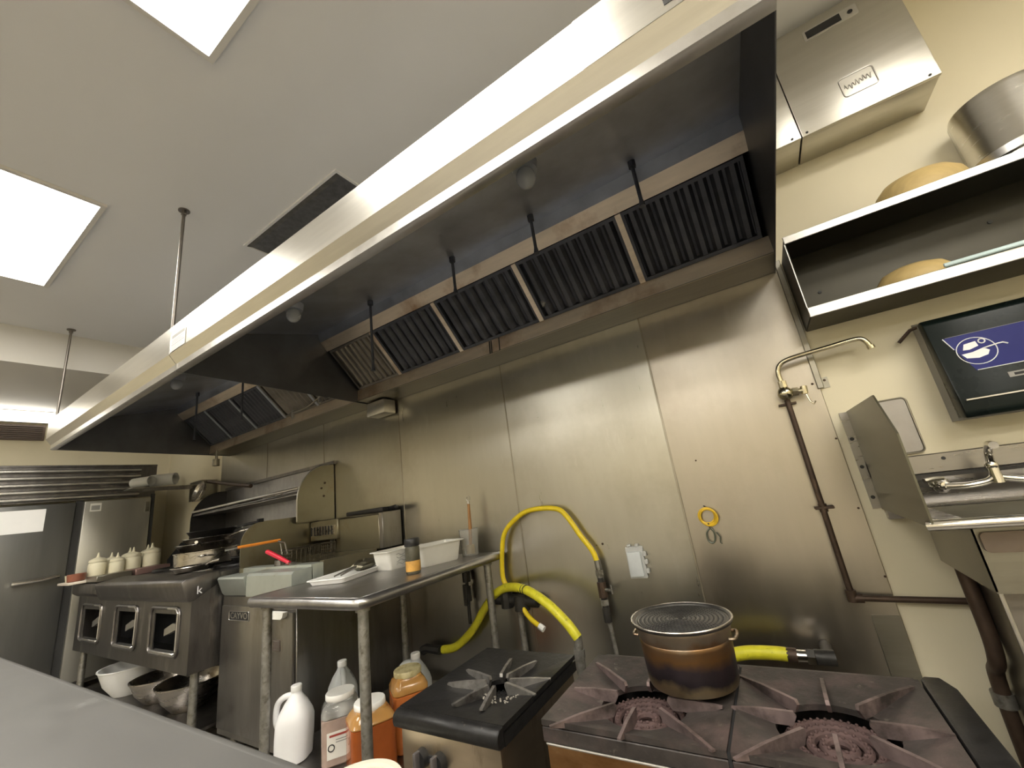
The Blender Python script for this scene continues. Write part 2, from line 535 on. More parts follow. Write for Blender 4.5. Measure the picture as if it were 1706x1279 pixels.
# corner strip that runs down from the hood end, with its screw tab
MB().box((.240, WY - .022, 1.455), (.262, WY - .0005, 2.06), .002, 1).box((.262, WY - .004, 1.455), (.284, WY - .0005, 1.50)).build('corner_strip', steel_shelf, wb)
for x, z, r in ((.228, 1.481, .005), (.272, 1.487, .005), (.243, 1.246, .004), (.237, .975, .004), (.245, .73, .004), (-.294, 1.243, .004), (-.827, .904, .006), (-.86, .90, .003)):
    MB().sphere((x, WY - .0115 if x < .25 else WY - .004, z), r, (1, .6, 1), 10).build('screw', rust_pipe, wb)
# scuffed tile-like plate low on the cladding's right edge
MB().box((.165, WY - .0145, .30), (.25, WY - .0101, .60), .001, 1).build('patch_plate', steel_shelf, wb)

# ------------------------------------------------------------------ exhaust hood
HX0, HX1, HS = -4.80, .235, -2.45
hood = thing('exhaust_hood', 'long stainless exhaust hood with baffle filters hung over the cook line', 'exhaust hood', (-2.28, 1.44, 2.01))
for x0, x1 in ((HS + .003, HX1), (HX0, HS - .003)):
    MB().box((x0, .760, 2.130), (x1, .764, 2.285), .0015, 1).build('fascia', steel_hood, hood)
    MB().sheet([(x0, .760, 2.130), (x1, .760, 2.130), (x1, .792, 2.085), (x0, .792, 2.085)], .003).build('fascia_return', steel_hood, hood)
    MB().prism([(.792, 2.085), (.792, 2.052), (.800, 2.047), (.826, 2.047), (.826, 2.075), (.822, 2.075), (.822, 2.052), (.800, 2.052), (.797, 2.056), (.797, 2.085)], 'x', x0, x1).build('lip', steel_edge, hood)
    MB().sheet([(x0, .797, 2.085), (x1, .797, 2.085), (x1, .797, 2.262), (x0, .797, 2.262)], .002).build('fascia_lining', steel_inner, hood)
    MB().sheet([(x0, .766, 2.283), (x1, .766, 2.283), (x1, 1.560, 2.490), (x0, 1.560, 2.490)], .002).build('canopy_roof', zinc_sheet, hood)
    MB().sheet([(x0, .797, 2.262), (x1, .797, 2.262), (x1, 1.580, 2.472), (x0, 1.580, 2.472)], .003).build('canopy_lining', steel_inner, hood)
    MB().sheet([(x0, 1.580, 2.472), (x1, 1.580, 2.472), (x1, 1.600, 2.415), (x0, 1.600, 2.415)], .003).build('drip_edge', steel_inner, hood)
    MB().sheet([(x0, 1.600, 2.415), (x1, 1.600, 2.415), (x1, 1.652, 2.358), (x0, 1.652, 2.358)], .004).build('upper_rail', steel_rail, hood)
    MB().sheet([(x0, 1.900, 2.107), (x1, 1.900, 2.107), (x1, 1.893, 2.022), (x0, 1.893, 2.022)], .004).build('lower_rail', steel_rail, hood)
    MB().sheet([(x0, 1.893, 2.022), (x1, 1.893, 2.022), (x1, 2.088, 2.012), (x0, 2.088, 2.012)], .004).build('grease_trough', steel_shelf, hood)
    MB().box((x0, 2.084, 2.012), (x1, 2.088, 2.66)).box((x0, 1.56, 2.655), (x1, 2.088, 2.66)).box((x0, 1.556, 2.49), (x1, 1.56, 2.66)).build('plenum', zinc_sheet, hood)
endp = [(.766, 2.283), (.764, 2.13), (.793, 2.085), (.795, 2.049), (2.088, 2.008), (2.088, 2.66), (1.556, 2.66), (1.556, 2.49)]
MB().prism(endp, 'x', HX1 - .003, HX1).build('end_panel', steel_end, hood)
MB().prism(endp, 'x', HX0, HX0 + .003).build('end_panel', steel_end, hood)
MB().prism(endp, 'x', HS - .0025, HS + .0025).build('divider_panel', steel_end, hood)
MB().box((HS - .006, .7585, 2.135), (HS + .002, .7598, 2.283)).box((HS + .02, .7903, 2.056), (HS + .026, .7918, 2.083)).build('joint_strip', steel_edge, hood)
# plate shaped after a dark reflection on the right-hand fascia; fascia joint line
MB().box((-.135, .7585, 2.131), (.236, .7599, 2.284)).build('fascia_reflection', steel_hood, hood)
MB().box((-1.93, .7590, 2.14), (-1.926, .7599, 2.28)).build('fascia_joint', pale_print, hood)

# baffle filters: frame, then vertical baffles, sharing mesh data
P0 = Vector((0, 1.655, 2.355)); P1 = Vector((0, 1.898, 2.109))
slope = (P1 - P0); SL = slope.length; sd = slope.normalized(); nrm = Vector((0, -sd.z, sd.y)) * -1
if nrm.z > 0: nrm = -nrm
def fpt(x, t, h):
    p = P0 + sd * t + nrm * h
    return (x, p.y, p.z)
def obox(mb, x0, x1, t0, t1, h0, h1):
    v = [mb.bm.verts.new(fpt(x, t, h)) for h in (h0, h1) for (x, t) in ((x0, t0), (x1, t0), (x1, t1), (x0, t1))]
    fs = [mb.bm.faces.new([v[i] for i in q]) for q in ((3, 2, 1, 0), (4, 5, 6, 7), (0, 1, 5, 4), (1, 2, 6, 5), (2, 3, 7, 6), (3, 0, 4, 7))]
    bmesh.ops.recalc_face_normals(mb.bm, faces=fs)
    return mb
def make_filter(x0, x1, mat):
    f = MB()
    obox(f, x0, x1, .0, .016, -.03, .004); obox(f, x0, x1, SL - .016, SL, -.03, .004)
    obox(f, x0, x0 + .014, .016, SL - .016, -.03, .004); obox(f, x1 - .014, x1, .016, SL - .016, -.03, .004)
    obox(f, x0 + .004, x1 - .004, .004, SL - .004, -.036, -.031)
    fo = f.build('filter', mat, hood)
    n = 8
    pitch = (x1 - x0 - .028) / n
    b = MB()
    xa = x0 + .014 + pitch * .10
    wv = pitch * .80
    # one baffle: a channel with angled flanks
    prof = [(0, -.026), (wv * .30, -.002), (wv * .70, -.002), (wv, -.026), (wv * .92, -.026), (wv * .66, -.006), (wv * .34, -.006), (wv * .08, -.026)]
    A = [b.bm.verts.new(fpt(xa + px, .014, h)) for px, h in prof]
    B = [b.bm.verts.new(fpt(xa + px, SL - .014, h)) for px, h in prof]
    fs = [b.bm.faces.new([A[i], A[(i + 1) % 8], B[(i + 1) % 8], B[i]]) for i in range(8)] + [b.bm.faces.new(A[::-1]), b.bm.faces.new(B)]
    bmesh.ops.recalc_face_normals(b.bm, faces=fs)
    b0 = b.build('baffle', mat, fo, smooth=False)
    for k in range(1, n):
        clone(b0, fo, (pitch * k, 0, 0))
    return fo
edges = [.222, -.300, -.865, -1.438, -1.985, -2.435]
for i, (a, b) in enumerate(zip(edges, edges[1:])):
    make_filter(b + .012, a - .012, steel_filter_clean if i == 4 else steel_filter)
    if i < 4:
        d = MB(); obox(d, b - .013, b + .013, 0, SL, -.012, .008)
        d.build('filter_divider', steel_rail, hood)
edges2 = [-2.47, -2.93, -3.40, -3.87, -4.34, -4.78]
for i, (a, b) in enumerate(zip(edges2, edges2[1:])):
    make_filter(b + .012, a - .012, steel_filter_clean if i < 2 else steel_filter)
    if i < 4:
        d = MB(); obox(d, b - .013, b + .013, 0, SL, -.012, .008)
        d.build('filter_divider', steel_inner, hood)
# suppression drops and nozzles
for x, z1, z0 in ((-.17, 2.45, 2.26), (-.655, 2.45, 2.275), (-1.138, 2.45, 2.265), (-1.79, 2.45, 2.03), (-3.3, 2.45, 2.06), (-4.1, 2.45, 2.06)):
    nz = MB().cyl((x, 1.50, z0), (x, 1.50, z1), .0075, n=10).cyl((x, 1.50, z1 - .03), (x, 1.50, z1), .016, n=6)
    nz = nz.build('suppression_drop', steel_filter, hood)
    MB().cyl((x, 1.50, z0 - .03), (x, 1.50, z0), .013, .008, n=8).build('nozzle', steel_filter, nz)
for x, z in ((-.815, 2.19), (-2.83, 2.13), (-3.2, 2.085)):
    MB().cyl((x, 1.84, z - .035), (x, 1.84, z + .035), .009, n=8).cyl((x, 1.84, z - .02), (x, 1.84, z), .014, n=6).build('nozzle', steel_edge, hood)
MB().tube(smooth_path([(-2.60, 1.85, 2.10), (-2.75, 1.84, 2.155), (-3.0, 1.84, 2.10), (-3.2, 1.84, 2.10)], 5), .006, 8).build('conduit', steel_shelf, hood)
# vapour-proof lamps on the lining
for x in (-.48, -1.95, -3.42):
    zc = 2.262 + (1.12 - .797) / .783 * .21
    lamp = MB().cyl((x, 1.12, zc - .035), (x, 1.12, zc + .002), .045, .05, 20).build('lamp_housing', steel_inner, hood)
    MB().sphere((x, 1.12, zc - .060), .036, (1, 1, 1.15)).build('globe', globe_glass, lamp)
# trough outlet, cup and seam clips
for xa, xb in ((-1.235, -1.226), (-1.222, -1.214), (-1.165, -1.158)):
    MB().sheet([(xa, 1.8985, 2.105), (xb, 1.8985, 2.105), (xb, 1.8915, 2.024), (xa, 1.8915, 2.024)], .001).build('trough_seam', black_print, hood)
MB().box((-2.44, 1.965, 1.905), (-2.25, 2.075, 2.008), .006, 2).build('grease_cup', steel_edge, hood)
MB().cyl((-4.55, 1.86, 1.87), (-4.55, 1.86, 1.935), .03, n=14).cyl((-4.55, 1.86, 1.935), (-4.55, 1.86, 2.02), .012, n=8).build('drain_cup', steel_shelf, hood)
# notice card on the fascia
nt_ = MB().prism([(-2.432, 2.135), (-2.262, 2.135), (-2.262, 2.222), (-2.432, 2.24)], 'y', .7572, .7584).build('notice_card', paper, hood)
nt_['label'] = 'small white printed notice stuck on the hood front'
MB().box((-2.420, .7566, 2.205), (-2.272, .7572, 2.222)).box((-2.420, .7566, 2.166), (-2.272, .7572, 2.170)).build('notice_heading', pale_print, nt_)
for k in range(3):
    MB().box((-2.418, .7567, 2.193 - k * .008), (-2.29 - .02 * (k % 2), .7572, 2.196 - k * .008)).build('notice_line', pale_print, nt_)
for k in range(3):
    MB().box((-2.418, .7567, 2.158 - k * .008), (-2.285 - .02 * (k % 2), .7572, 2.160 - k * .008)).build('notice_line', pale_print, nt_)
# name plate at the fascia's right end
MB().box((.055, .7572, 2.150), (.13, .7584, 2.166)).build('maker_plate', black_print, hood)
# hanger rods up to the ceiling
for x in (-2.482, -4.655):
    r_ = MB().cyl((x, .775, 2.24), (x, .775, CZ), .0085, n=10).build('hanger_rod', rod_mat, hood)
    MB().cyl((x, .775, CZ - .006), (x, .775, CZ), .028, n=16).cyl((x, .775, CZ - .03), (x, .775, CZ - .006), .014, n=6).build('rod_flange', rod_mat, r_)

# ------------------------------------------------------------------ ceiling fixtures
def troffer(x0, x1, y0, y1, label):
    t = thing('ceiling_light', label, 'ceiling light', ((x0 + x1) / 2, (y0 + y1) / 2, CZ), 'troffers in the kitchen ceiling')
    fr = MB()
    e = .022
    for a, b in (((x0 - e, y0 - e), (x1 + e, y0)), ((x0 - e, y1), (x1 + e, y1 + e)), ((x0 - e, y0), (x0, y1)), ((x1, y0), (x1 + e, y1))):
        fr.box((a[0], a[1], CZ - .016), (b[0], b[1], CZ - .0005))
    fr.build('frame', frame_white, t)
    MB().box((x0, y0, CZ - .010), (x1, y1, CZ - .004)).build('diffuser', diffuser, t)
    return t
troffer(-1.455, -.235, -.13, .485, 'lit ceiling panel light between the hood hanger rod and the steel control boxes')
troffer(-3.90, -2.735, -.13, .485, 'lit ceiling panel light beside the soffit')
troffer(.98, 2.20, -.13, .485, 'lit ceiling panel light nearest the right end wall')
# the rows behind the photographer that light the cook line
for y_, row in ((-2.05, 'second row from the hood'), (-3.95, 'last row, farthest from the hood')):
    for x_, nm in ((-3.90, 'beside the soffit'), (-1.455, 'in the middle of the room'), (.98, 'near the right end wall')):
        troffer(x_, x_ + 1.22, y_, y_ + .615, 'lit ceiling panel light %s, %s' % (nm, row))

v = thing('ceiling_vent', 'dark rectangular opening in the ceiling behind the hood top', 'vent', (-2.09, 1.30, CZ))
MB().box((-2.56, 1.150, CZ - .002), (-1.60, 1.45, CZ - .0005)).build('opening', zinc_sheet, v)
MB().box((-2.575, 1.135, CZ - .010), (-1.585, 1.150, CZ - .0005)).box((-2.575, 1.45, CZ - .010), (-1.585, 1.465, CZ - .0005)).box((-2.575, 1.15, CZ - .010), (-2.56, 1.45, CZ - .0005)).box((-1.60, 1.15, CZ - .010), (-1.585, 1.45, CZ - .0005)).build('frame', ceil_paint, v)
MB().prism([(1.152, CZ - .002), (1.185, CZ - .002), (1.152, CZ - .012)], 'x', -2.56, -1.60).build('torn_edge', zinc_sheet, v)

# far end wall: strip light and return grille
sl = thing('strip_light', 'bright fluorescent strip light high on the far end wall', 'strip light', (-6.39, .45, 2.60))
MB().box((-6.398, -.15, 2.605), (-6.355, 1.07, 2.73), .008, 2).build('housing', frame_white, sl)
MB().box((-6.356, -.14, 2.612), (-6.335, 1.06, 2.715), .006, 2).build('diffuser', strip_glow, sl)
vg = thing('wall_grille', 'brown louvred return grille under the strip light', 'grille', (-6.39, .72, 2.42))
MB().box((-6.398, .42, 2.425), (-6.385, 1.0, 2.59), .003, 1).build('frame', M('brown_grille', (.16, .12, .10), .5, .2), vg)
for k in range(7):
    MB().box((-6.386, .45, 2.440 + k * .021), (-6.372, .98, 2.450 + k * .021)).build('slat', M('grille_slat', (.10, .08, .07), .5) if k == 0 else bpy.data.materials['grille_slat'], vg)

# ------------------------------------------------------------------ right end: control boxes, shelf cabinet, dispenser, sink
def control_box(x0, x1, label, gauge):
    t = thing('control_box', label, 'control box', ((x0 + x1) / 2, 1.99, 2.475), 'steel control boxes above the shelf cabinet')
    MB().box((x0, 1.915, 2.478), (x1, 2.098, 2.998), .004, 2).build('body', steel_box, t)
    MB().box((x0 - .001, 1.898, 2.475), (x1 + .001, 1.913, 3.0), .003, 2).build('cover', steel_box, t)
    for x in (x0 + .018, x1 - .03):
        MB().cyl((x, 1.896, 2.487), (x, 1.899, 2.487), .005, n=10).build('screw', black_print, t)
    if gauge:
        g = MB().prism(rounded_rect(.583, .768, 2.903, 2.956, .008), 'y', 1.8945, 1.898).build('gauge_bezel', steel_edge, t)
        MB().box((.592, 1.893, 2.911), (.712, 1.8950, 2.948)).build('gauge_window', soot, g)
        MB().cyl((.744, 1.893, 2.929), (.744, 1.895, 2.929), .009, n=14).build('indicator_hole', soot, g)
    e = MB()
    ex0, ex1, ez0, ez1 = (.624, .732, 2.558, 2.648) if gauge else (x0 - .02, x0 + .09, 2.558, 2.648)
    if gauge:
        pts = [(x, 1.897, z) for x, z in rounded_rect(ex0, ex1, ez0, ez1, .012)]
        nm = MB().tube(pts, .0025, 6, closed=True).build('embossed_nameplate', steel_edge, t)
        nm['label'] = 'embossed nameplate with worn script'
        # the worn script: one running line of letter-like strokes
        pp = []
        for k in range(41):
            u = k / 40
            pp.append((.634 + .088 * u, 1.8965, 2.598 + .012 * u + .012 * math.sin(u * 46) * (1.3 if k % 9 < 3 else .7)))
        MB().tube(smooth_path(pp, 3), .0016, 5).build('script_line', steel_edge, nm)
    else:
        pts = [(x, 1.897, z) for x, z in rounded_rect(x1 - .16, x1 - .07, ez0, ez1, .012)]
        MB().tube(pts, .0025, 6, closed=True).build('embossed_nameplate', steel_edge, t)
    return t
control_box(.456, .888, 'wide steel control box with gauge slot and embossed nameplate', True)
control_box(.262, .451, 'narrow steel control box wedged behind the hood end', False)

sc = thing('wall_shelf', 'open-fronted stainless wall shelf box above the paper towel dispenser', 'shelf', (.8, 1.98, 1.70))
MB().box((.272, 1.868, 2.045), (1.38, 2.095, 2.049)).build('top_shelf', steel_shelf_shaded, sc)
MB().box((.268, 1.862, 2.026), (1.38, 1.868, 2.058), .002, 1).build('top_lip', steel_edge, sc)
MB().box((.272, 1.868, 1.706), (1.38, 2.095, 1.710)).build('bottom_shelf', steel_shelf_shaded, sc)
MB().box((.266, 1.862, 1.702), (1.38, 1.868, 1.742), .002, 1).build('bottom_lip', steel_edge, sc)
MB().box((.268, 1.868, 1.710), (.272, 2.095, 2.045)).build('end_panel', steel_shelf_shaded, sc)
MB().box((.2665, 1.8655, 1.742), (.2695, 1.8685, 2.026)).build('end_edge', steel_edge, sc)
MB().box((.272, 2.090, 1.710), (1.38, 2.095, 2.045)).build('back_panel', steel_shelf_shaded, sc)
for x, z in ((.36, 1.86), (.90, 1.93), (1.02, 1.91)):
    MB().cyl((x, 2.086, z), (x, 2.0905, z), .007, n=10).build('bolt', black_print, sc)

pot = thing('cooking_pot', 'shiny steel cooking pot upside down on the wall shelf top', 'pot', (1.01, 1.982, 2.049))
MB().lathe((1.01, 1.982, 2.049), [(.0, .285), (.11, .285), (.128, .275), (.134, .255), (.135, .06), (.139, .052), (.139, .02), (.131, .018), (.131, .0), (.127, 0), (.127, .25), (0, .26)], 48).build('body', steel_pot, pot)
MB().lathe((1.01, 1.982, 2.049), [(.140, .052), (.142, .05), (.142, .022), (.140, .02)], 48).build('base_band', steel_edge, pot)
def wood_bowl(c, R, h, label, ox=1.0):
    b = MB().lathe(c, [(R, 0), (R * .99, h * .25), (R * .9, h * .6), (R * .7, h * .86), (R * .4, h * .98), (0, h), (0, h - .012), (R * .4, h * .85), (R * .8, h * .55), (R * .93, 0)], 40)
    for v_ in b.bm.verts:
        v_.co.x = c[0] + (v_.co.x - c[0]) * ox
    return tag(b.build('wooden_bowl', wood, None, c), label, 'bowl')
wood_bowl((.728, 1.972, 2.049), .105, .110, 'worn wooden bowl upside down beside the steel pot', 1.32)
wood_bowl((.625, 2.000, 1.710), .084, .118, 'scorched wooden bowl upside down inside the wall shelf', 1.5)
tag(MB().prism([(.655, 1.850), (1.20, 1.850), (1.22, 1.87), (1.22, 2.07), (.87, 2.07), (.66, 1.865)], 'z', 1.7425, 1.756, .003, 1).build('cutting_board', pale_blue, None, (.9, 1.96, 1.744)), 'pale blue board laid across the bottom lip of the wall shelf', 'cutting board')

td = thing('towel_dispenser', 'smoked dark paper towel dispenser with a blue hand-washing label', 'dispenser', (.78, 2.03, 1.24))
MB().prism([(2.098, 1.242), (2.03, 1.242), (2.03, 1.255), (2.012, 1.32), (2.03, 1.60), (2.098, 1.625)], 'x', .588, .968).build('back_case', grey_plastic, td)
MB().prism([(2.028, 1.250), (1.962, 1.244), (1.952, 1.262), (1.956, 1.312), (1.990, 1.590), (2.012, 1.612), (2.035, 1.606)], 'x', .586, .970, .006, 2).build('front_cover', dark_green, td)
MB().box((.60, 1.9485, 1.300), (.96, 1.9540, 1.306), .001, 1).build('cover_seam', steel_edge, td)
# label lies on the sloped front: local frame (x, along slope)
A_ = Vector((0, 1.956, 1.312)); B_ = Vector((0, 1.990, 1.590)); sl_d = (B_ - A_).normalized(); sl_n = Vector((0, -sl_d.z, sl_d.y))
def lab(x, s_, h):
    p = A_ + sl_d * s_ + sl_n * h
    return (x, p.y, p.z)
def lplate(pts, h0, h1, name, mat, par):
    mb = MB()
    mb.sheet([lab(x, s_, h0) for x, s_ in pts], h1 - h0)
    bm = mb.bm
    return mb.build(name, mat, par)
def ltube(pts, h, r, name, mat, par, closed=False):
    return MB().tube([lab(x, s_, h) for x, s_ in pts], r, 6, closed=closed).build(name, mat, par)
lb = lplate([(.618, .215), (.66, .083), (.93, .083), (.93, .215)], .0003, .0012, 'label', blue, td)
lb['label'] = 'blue hand-washing label with white pictogram'
ltube([(.617, .214), (.632, .168)], .002, .0016, 'label_border', white_print, lb)
ltube([(.662, .084), (.93, .084)], .002, .0013, 'label_border', white_print, lb)
ltube([(.625, .216), (.93, .216)], .0015, .0008, 'label_border', pale_print, lb)
cx_, cs_ = .682, .150
ltube([(cx_ + .048 * math.cos(a * math.pi / 16), cs_ + .048 * math.sin(a * math.pi / 16)) for a in range(32)], .002, .0014, 'pictogram_ring', white_print, lb, True)
lplate([(cx_ - .038, cs_ - .004), (cx_ - .010, cs_ - .002), (cx_ + .018, cs_ + .006), (cx_ + .03, cs_ - .006), (cx_ + .022, cs_ - .020), (cx_ - .002, cs_ - .026), (cx_ - .030, cs_ - .020)], .0014, .0022, 'pictogram_hand', white_print, lb)
lplate([(cx_ - .030, cs_ + .010), (cx_ - .022, cs_ + .030), (cx_ + .008, cs_ + .034), (cx_ + .010, cs_ + .016), (cx_ - .014, cs_ + .008)], .0014, .0022, 'pictogram_sleeve', white_print, lb)
ltube([(cx_ + .022 + .008 * math.cos(a * math.pi / 5), cs_ + .030 + .008 * math.sin(a * math.pi / 5)) for a in range(10)], .002, .002, 'pictogram_drop', white_print, lb, True)
ltube([(cx_ + .018, cs_ + .004), (cx_ + .055, cs_ + .010), (cx_ + .066, cs_ + .010), (cx_ + .076, cs_ + .003)], .002, .0022, 'pictogram_faucet', white_print, lb)
lplate([(.722, .040), (.79, .040), (.79, .058), (.722, .058)], .0003, .0025, 'maker_badge', grey_plastic, td)
lplate([(.735, .045), (.79, .045), (.79, .053), (.735, .053)], .0026, .0034, 'badge_slot', soot, td)
MB().tube([(.53, 2.075, 1.565), (.57, 2.06, 1.600), (.60, 2.05, 1.605)], .006, 8).build('side_latch', rust_pipe, td)

# switch plate on the wall
sp = thing('switch_plate', 'pale blank wall plate half hidden by the splash guard', 'wall plate', (.44, 2.095, 1.25))
MB().prism(rounded_rect(.385, .486, 1.155, 1.358, .016), 'y', 2.088, 2.0995, .002, 1).build('plate', M('plate_steel', (.34, .32, .30), .38, .6), sp)
MB().tube([(x, 2.0875, z) for x, z in rounded_rect(.383, .488, 1.153, 1.360, .017)], .003, 6, closed=True).build('plate_rim', steel_shelf, sp)
MB().prism(rounded_rect(.424, .432, 1.172, 1.190, .003), 'y', 2.0865, 2.0879).build('slot', soot, sp)

# hand sink
sk = thing('hand_sink', 'stainless wall hand sink with tall side splash guard', 'sink', (.70, 1.80, 0))
gp = [(2.097, 1.345), (1.605, 1.345), (1.500, 1.222), (1.505, .985), (1.56, .972), (2.097, .965)]
g_ = MB().prism(gp, 'x', .306, .311).build('splash_guard', steel_guard_sink, sk)
MB().box((.280, 2.094, .968), (.306, 2.098, 1.343)).build('guard_flange', steel_sink, g_)
for z in (1.235, 1.125, 1.01):
    MB().cyl((.292, 2.091, z), (.292, 2.0945, z), .007, n=10).build('screw', black_print, g_)
MB().box((.306, 2.072, 1.075), (1.10, 2.097, 1.142), .003, 1).build('backsplash_flange', steel_sink, sk)
MB().prism([(2.097, .93), (2.060, .93), (2.046, 1.062), (2.058, 1.074), (2.097, 1.074)], 'x', .312, 1.10).build('backsplash', steel_sink, sk)
for x in (.52, .85):
    MB().cyl((x, 2.069, 1.122), (x, 2.0725, 1.122), .006, n=10).build('screw', black_print, sk)
MB().cyl((.365, 2.055, 1.060), (.365, 2.072, 1.092), .018, n=16).build('plug_button', lid_white, sk)
# rim: rolled front and left edges, deck sloping into the bowl
MB().tube(smooth_path([(.322, 2.05, .978), (.322, 1.58, .978), (.326, 1.535, .978), (.37, 1.522, .978), (1.10, 1.522, .978)], 5), .0135, 12).build('rolled_rim', chrome, sk)
bowl = MB()
for a, b in (((.322, 1.522), (1.10, 1.60)), ((.322, 2.00), (1.10, 2.06)), ((.322, 1.60), (.40, 2.00)), ((1.02, 1.60), (1.10, 2.00))):
    bowl.box((a[0], a[1], .968), (b[0], b[1], .976))
bowl.build('deck', steel_sink, sk)
MB().box((.396, 1.596, .80), (.40, 2.0, .97)).box((1.02, 1.596, .80), (1.024, 2.0, .97)).box((.396, 1.596, .80), (1.024, 1.60, .97)).box((.396, 2.0, .80), (1.024, 2.004, .97)).box((.396, 1.596, .796), (1.024, 2.004, .80)).build('bowl', steel_shelf, sk)
MB().prism(rounded_rect(.405, 1.03, .895, .945, .012), 'y', 1.585, 1.597).build('apron', M('apron_steel', (.19, .155, .13), .42, .9), sk)
MB().prism(rounded_rect(.425, 1.01, .05, .885, .02), 'y', 1.700, 1.712, .003, 1).build('pedestal_front', M('pedestal_steel', (.24, .22, .20), .42, .85), sk)
MB().tube([(.427, 1.699, .10), (.427, 1.699, .87), (.445, 1.699, .884), (1.0, 1.699, .884)], .006, 8).build('pedestal_edge', steel_edge, sk)
MB().box((.445, 1.712, .02), (1.0, 2.09, .796)).build('pedestal', steel_shelf, sk)
MB().tube(smooth_path([(.425, 1.93, .80), (.425, 1.93, .60), (.42, 1.94, .52), (.42, 2.0, .46), (.42, 2.02, .30), (.42, 2.02, .02)], 5), .020, 12).build('drain_pipe', rust_pipe, sk)
MB().cyl((.42, 2.018, .37), (.42, 2.016, .41), .027, n=14).build('drain_nut', zinc, sk)

fc = thing('sink_faucet', 'chrome two-handle wall faucet over the hand sink', 'faucet', (.62, 2.04, 1.03))
MB().lathe((0, 0, 0), [(0, 0), (.026, 0), (.028, .008), (.022, .022), (.016, .03), (.017, .05), (.012, .058), (0, .06)], 20).rot(math.pi / 2, 'x').move((.478, 2.048, 1.035)).build('escutcheon', chrome, fc)
MB().lathe((0, 0, 0), [(0, 0), (.026, 0), (.028, .008), (.022, .022), (.016, .03), (.017, .05), (.012, .058), (0, .06)], 20).rot(math.pi / 2, 'x').move((.76, 2.048, 1.035)).build('escutcheon', chrome, fc)
MB().tube(smooth_path([(.478, 1.992, 1.033), (.53, 1.985, 1.030), (.575, 1.985, 1.036), (.60, 1.985, 1.048), (.63, 1.985, 1.040), (.68, 1.985, 1.030), (.76, 1.992, 1.033)], 6), .0105, 12).build('bridge', chrome, fc)
MB().cyl((.602, 1.985, 1.03), (.602, 1.985, 1.085), .017, .014, n=16).sphere((.602, 1.985, 1.085), .017).build('spout_post', chrome, fc)
MB().tube(smooth_path([(.602, 1.985, 1.09), (.604, 1.97, 1.13), (.600, 1.93, 1.152), (.594, 1.88, 1.150)], 6), [.0105] * 12 + [.0115] * 7, 12).build('spout', chrome, fc)
MB().tube([(.478, 1.985, 1.06), (.448, 1.975, 1.062), (.425, 1.968, 1.058)], [.006, .008, .009], 8).build('lever', steel_shelf, fc)
MB().tube([(.76, 1.985, 1.06), (.79, 1.975, 1.062), (.815, 1.968, 1.058)], [.006, .008, .009], 8).build('lever', steel_shelf, fc)

# pot filler tap and its iron supply pipe
pf = thing('pot_filler', 'long-spout wall tap on a rusty iron pipe beside the steel cladding edge', 'faucet', (.12, 2.06, .65))
MB().tube(smooth_path([(.123, 2.028, 1.49), (.120, 2.028, 1.545), (.135, 2.026, 1.580), (.178, 2.022, 1.596), (.30, 2.018, 1.603), (.395, 2.016, 1.608), (.422, 2.016, 1.598), (.434, 2.016, 1.568)], 6), .0095, 12).build('spout', brass_chrome, pf)
MB().cyl((.434, 2.016, 1.571), (.436, 2.016, 1.558), .0125, n=14).build('aerator', brass_chrome, pf)
MB().cyl((.123, 2.028, 1.482), (.123, 2.028, 1.510), .0155, n=8).build('spout_nut', brass_chrome, pf)
MB().sphere((.123, 2.032, 1.458), .030, (1, 1, .95)).build('valve_body', brass_chrome, pf)
st = MB().cyl((.148, 2.030, 1.458), (.168, 2.030, 1.456), .017, n=8).cyl((.166, 2.030, 1.456), (.196, 2.030, 1.455), .011, n=12)
st = st.build('valve_stem', brass_chrome, pf)
MB().cyl((.188, 2.030, 1.440), (.190, 2.030, 1.472), .0125, n=12).build('stem_cap', brass_chrome, st)
MB().tube([(.190, 2.028, 1.445), (.196, 2.020, 1.405), (.205, 2.018, 1.392), (.212, 2.018, 1.402)], .0035, 8).build('lever', brass_chrome, st)
MB().box((.088, 2.06, 1.412), (.152, 2.0895, 1.420)).build('wall_bracket', rust_pipe, pf)
MB().cyl((.123, 2.055, 1.435), (.126, 2.066, .68), .0105, n=12).build('riser_pipe', rust_pipe, pf)
MB().cyl((.126, 2.066, .690), (.126, 2.066, .650), .017, n=12).cyl((.120, 2.066, .662), (.158, 2.066, .662), .016, n=12).build('elbow', rust_pipe, pf)
MB().cyl((.15, 2.066, .662), (.46, 2.062, .655), .0105, n=12).build('supply_pipe', rust_pipe, pf)
MB().box((.098, 2.050, .985), (.162, 2.0895, .996), .002, 1).cyl((.126, 2.064, .975), (.126, 2.064, 1.005), .0145, n=10).build('pipe_clamp', rust_pipe, pf)

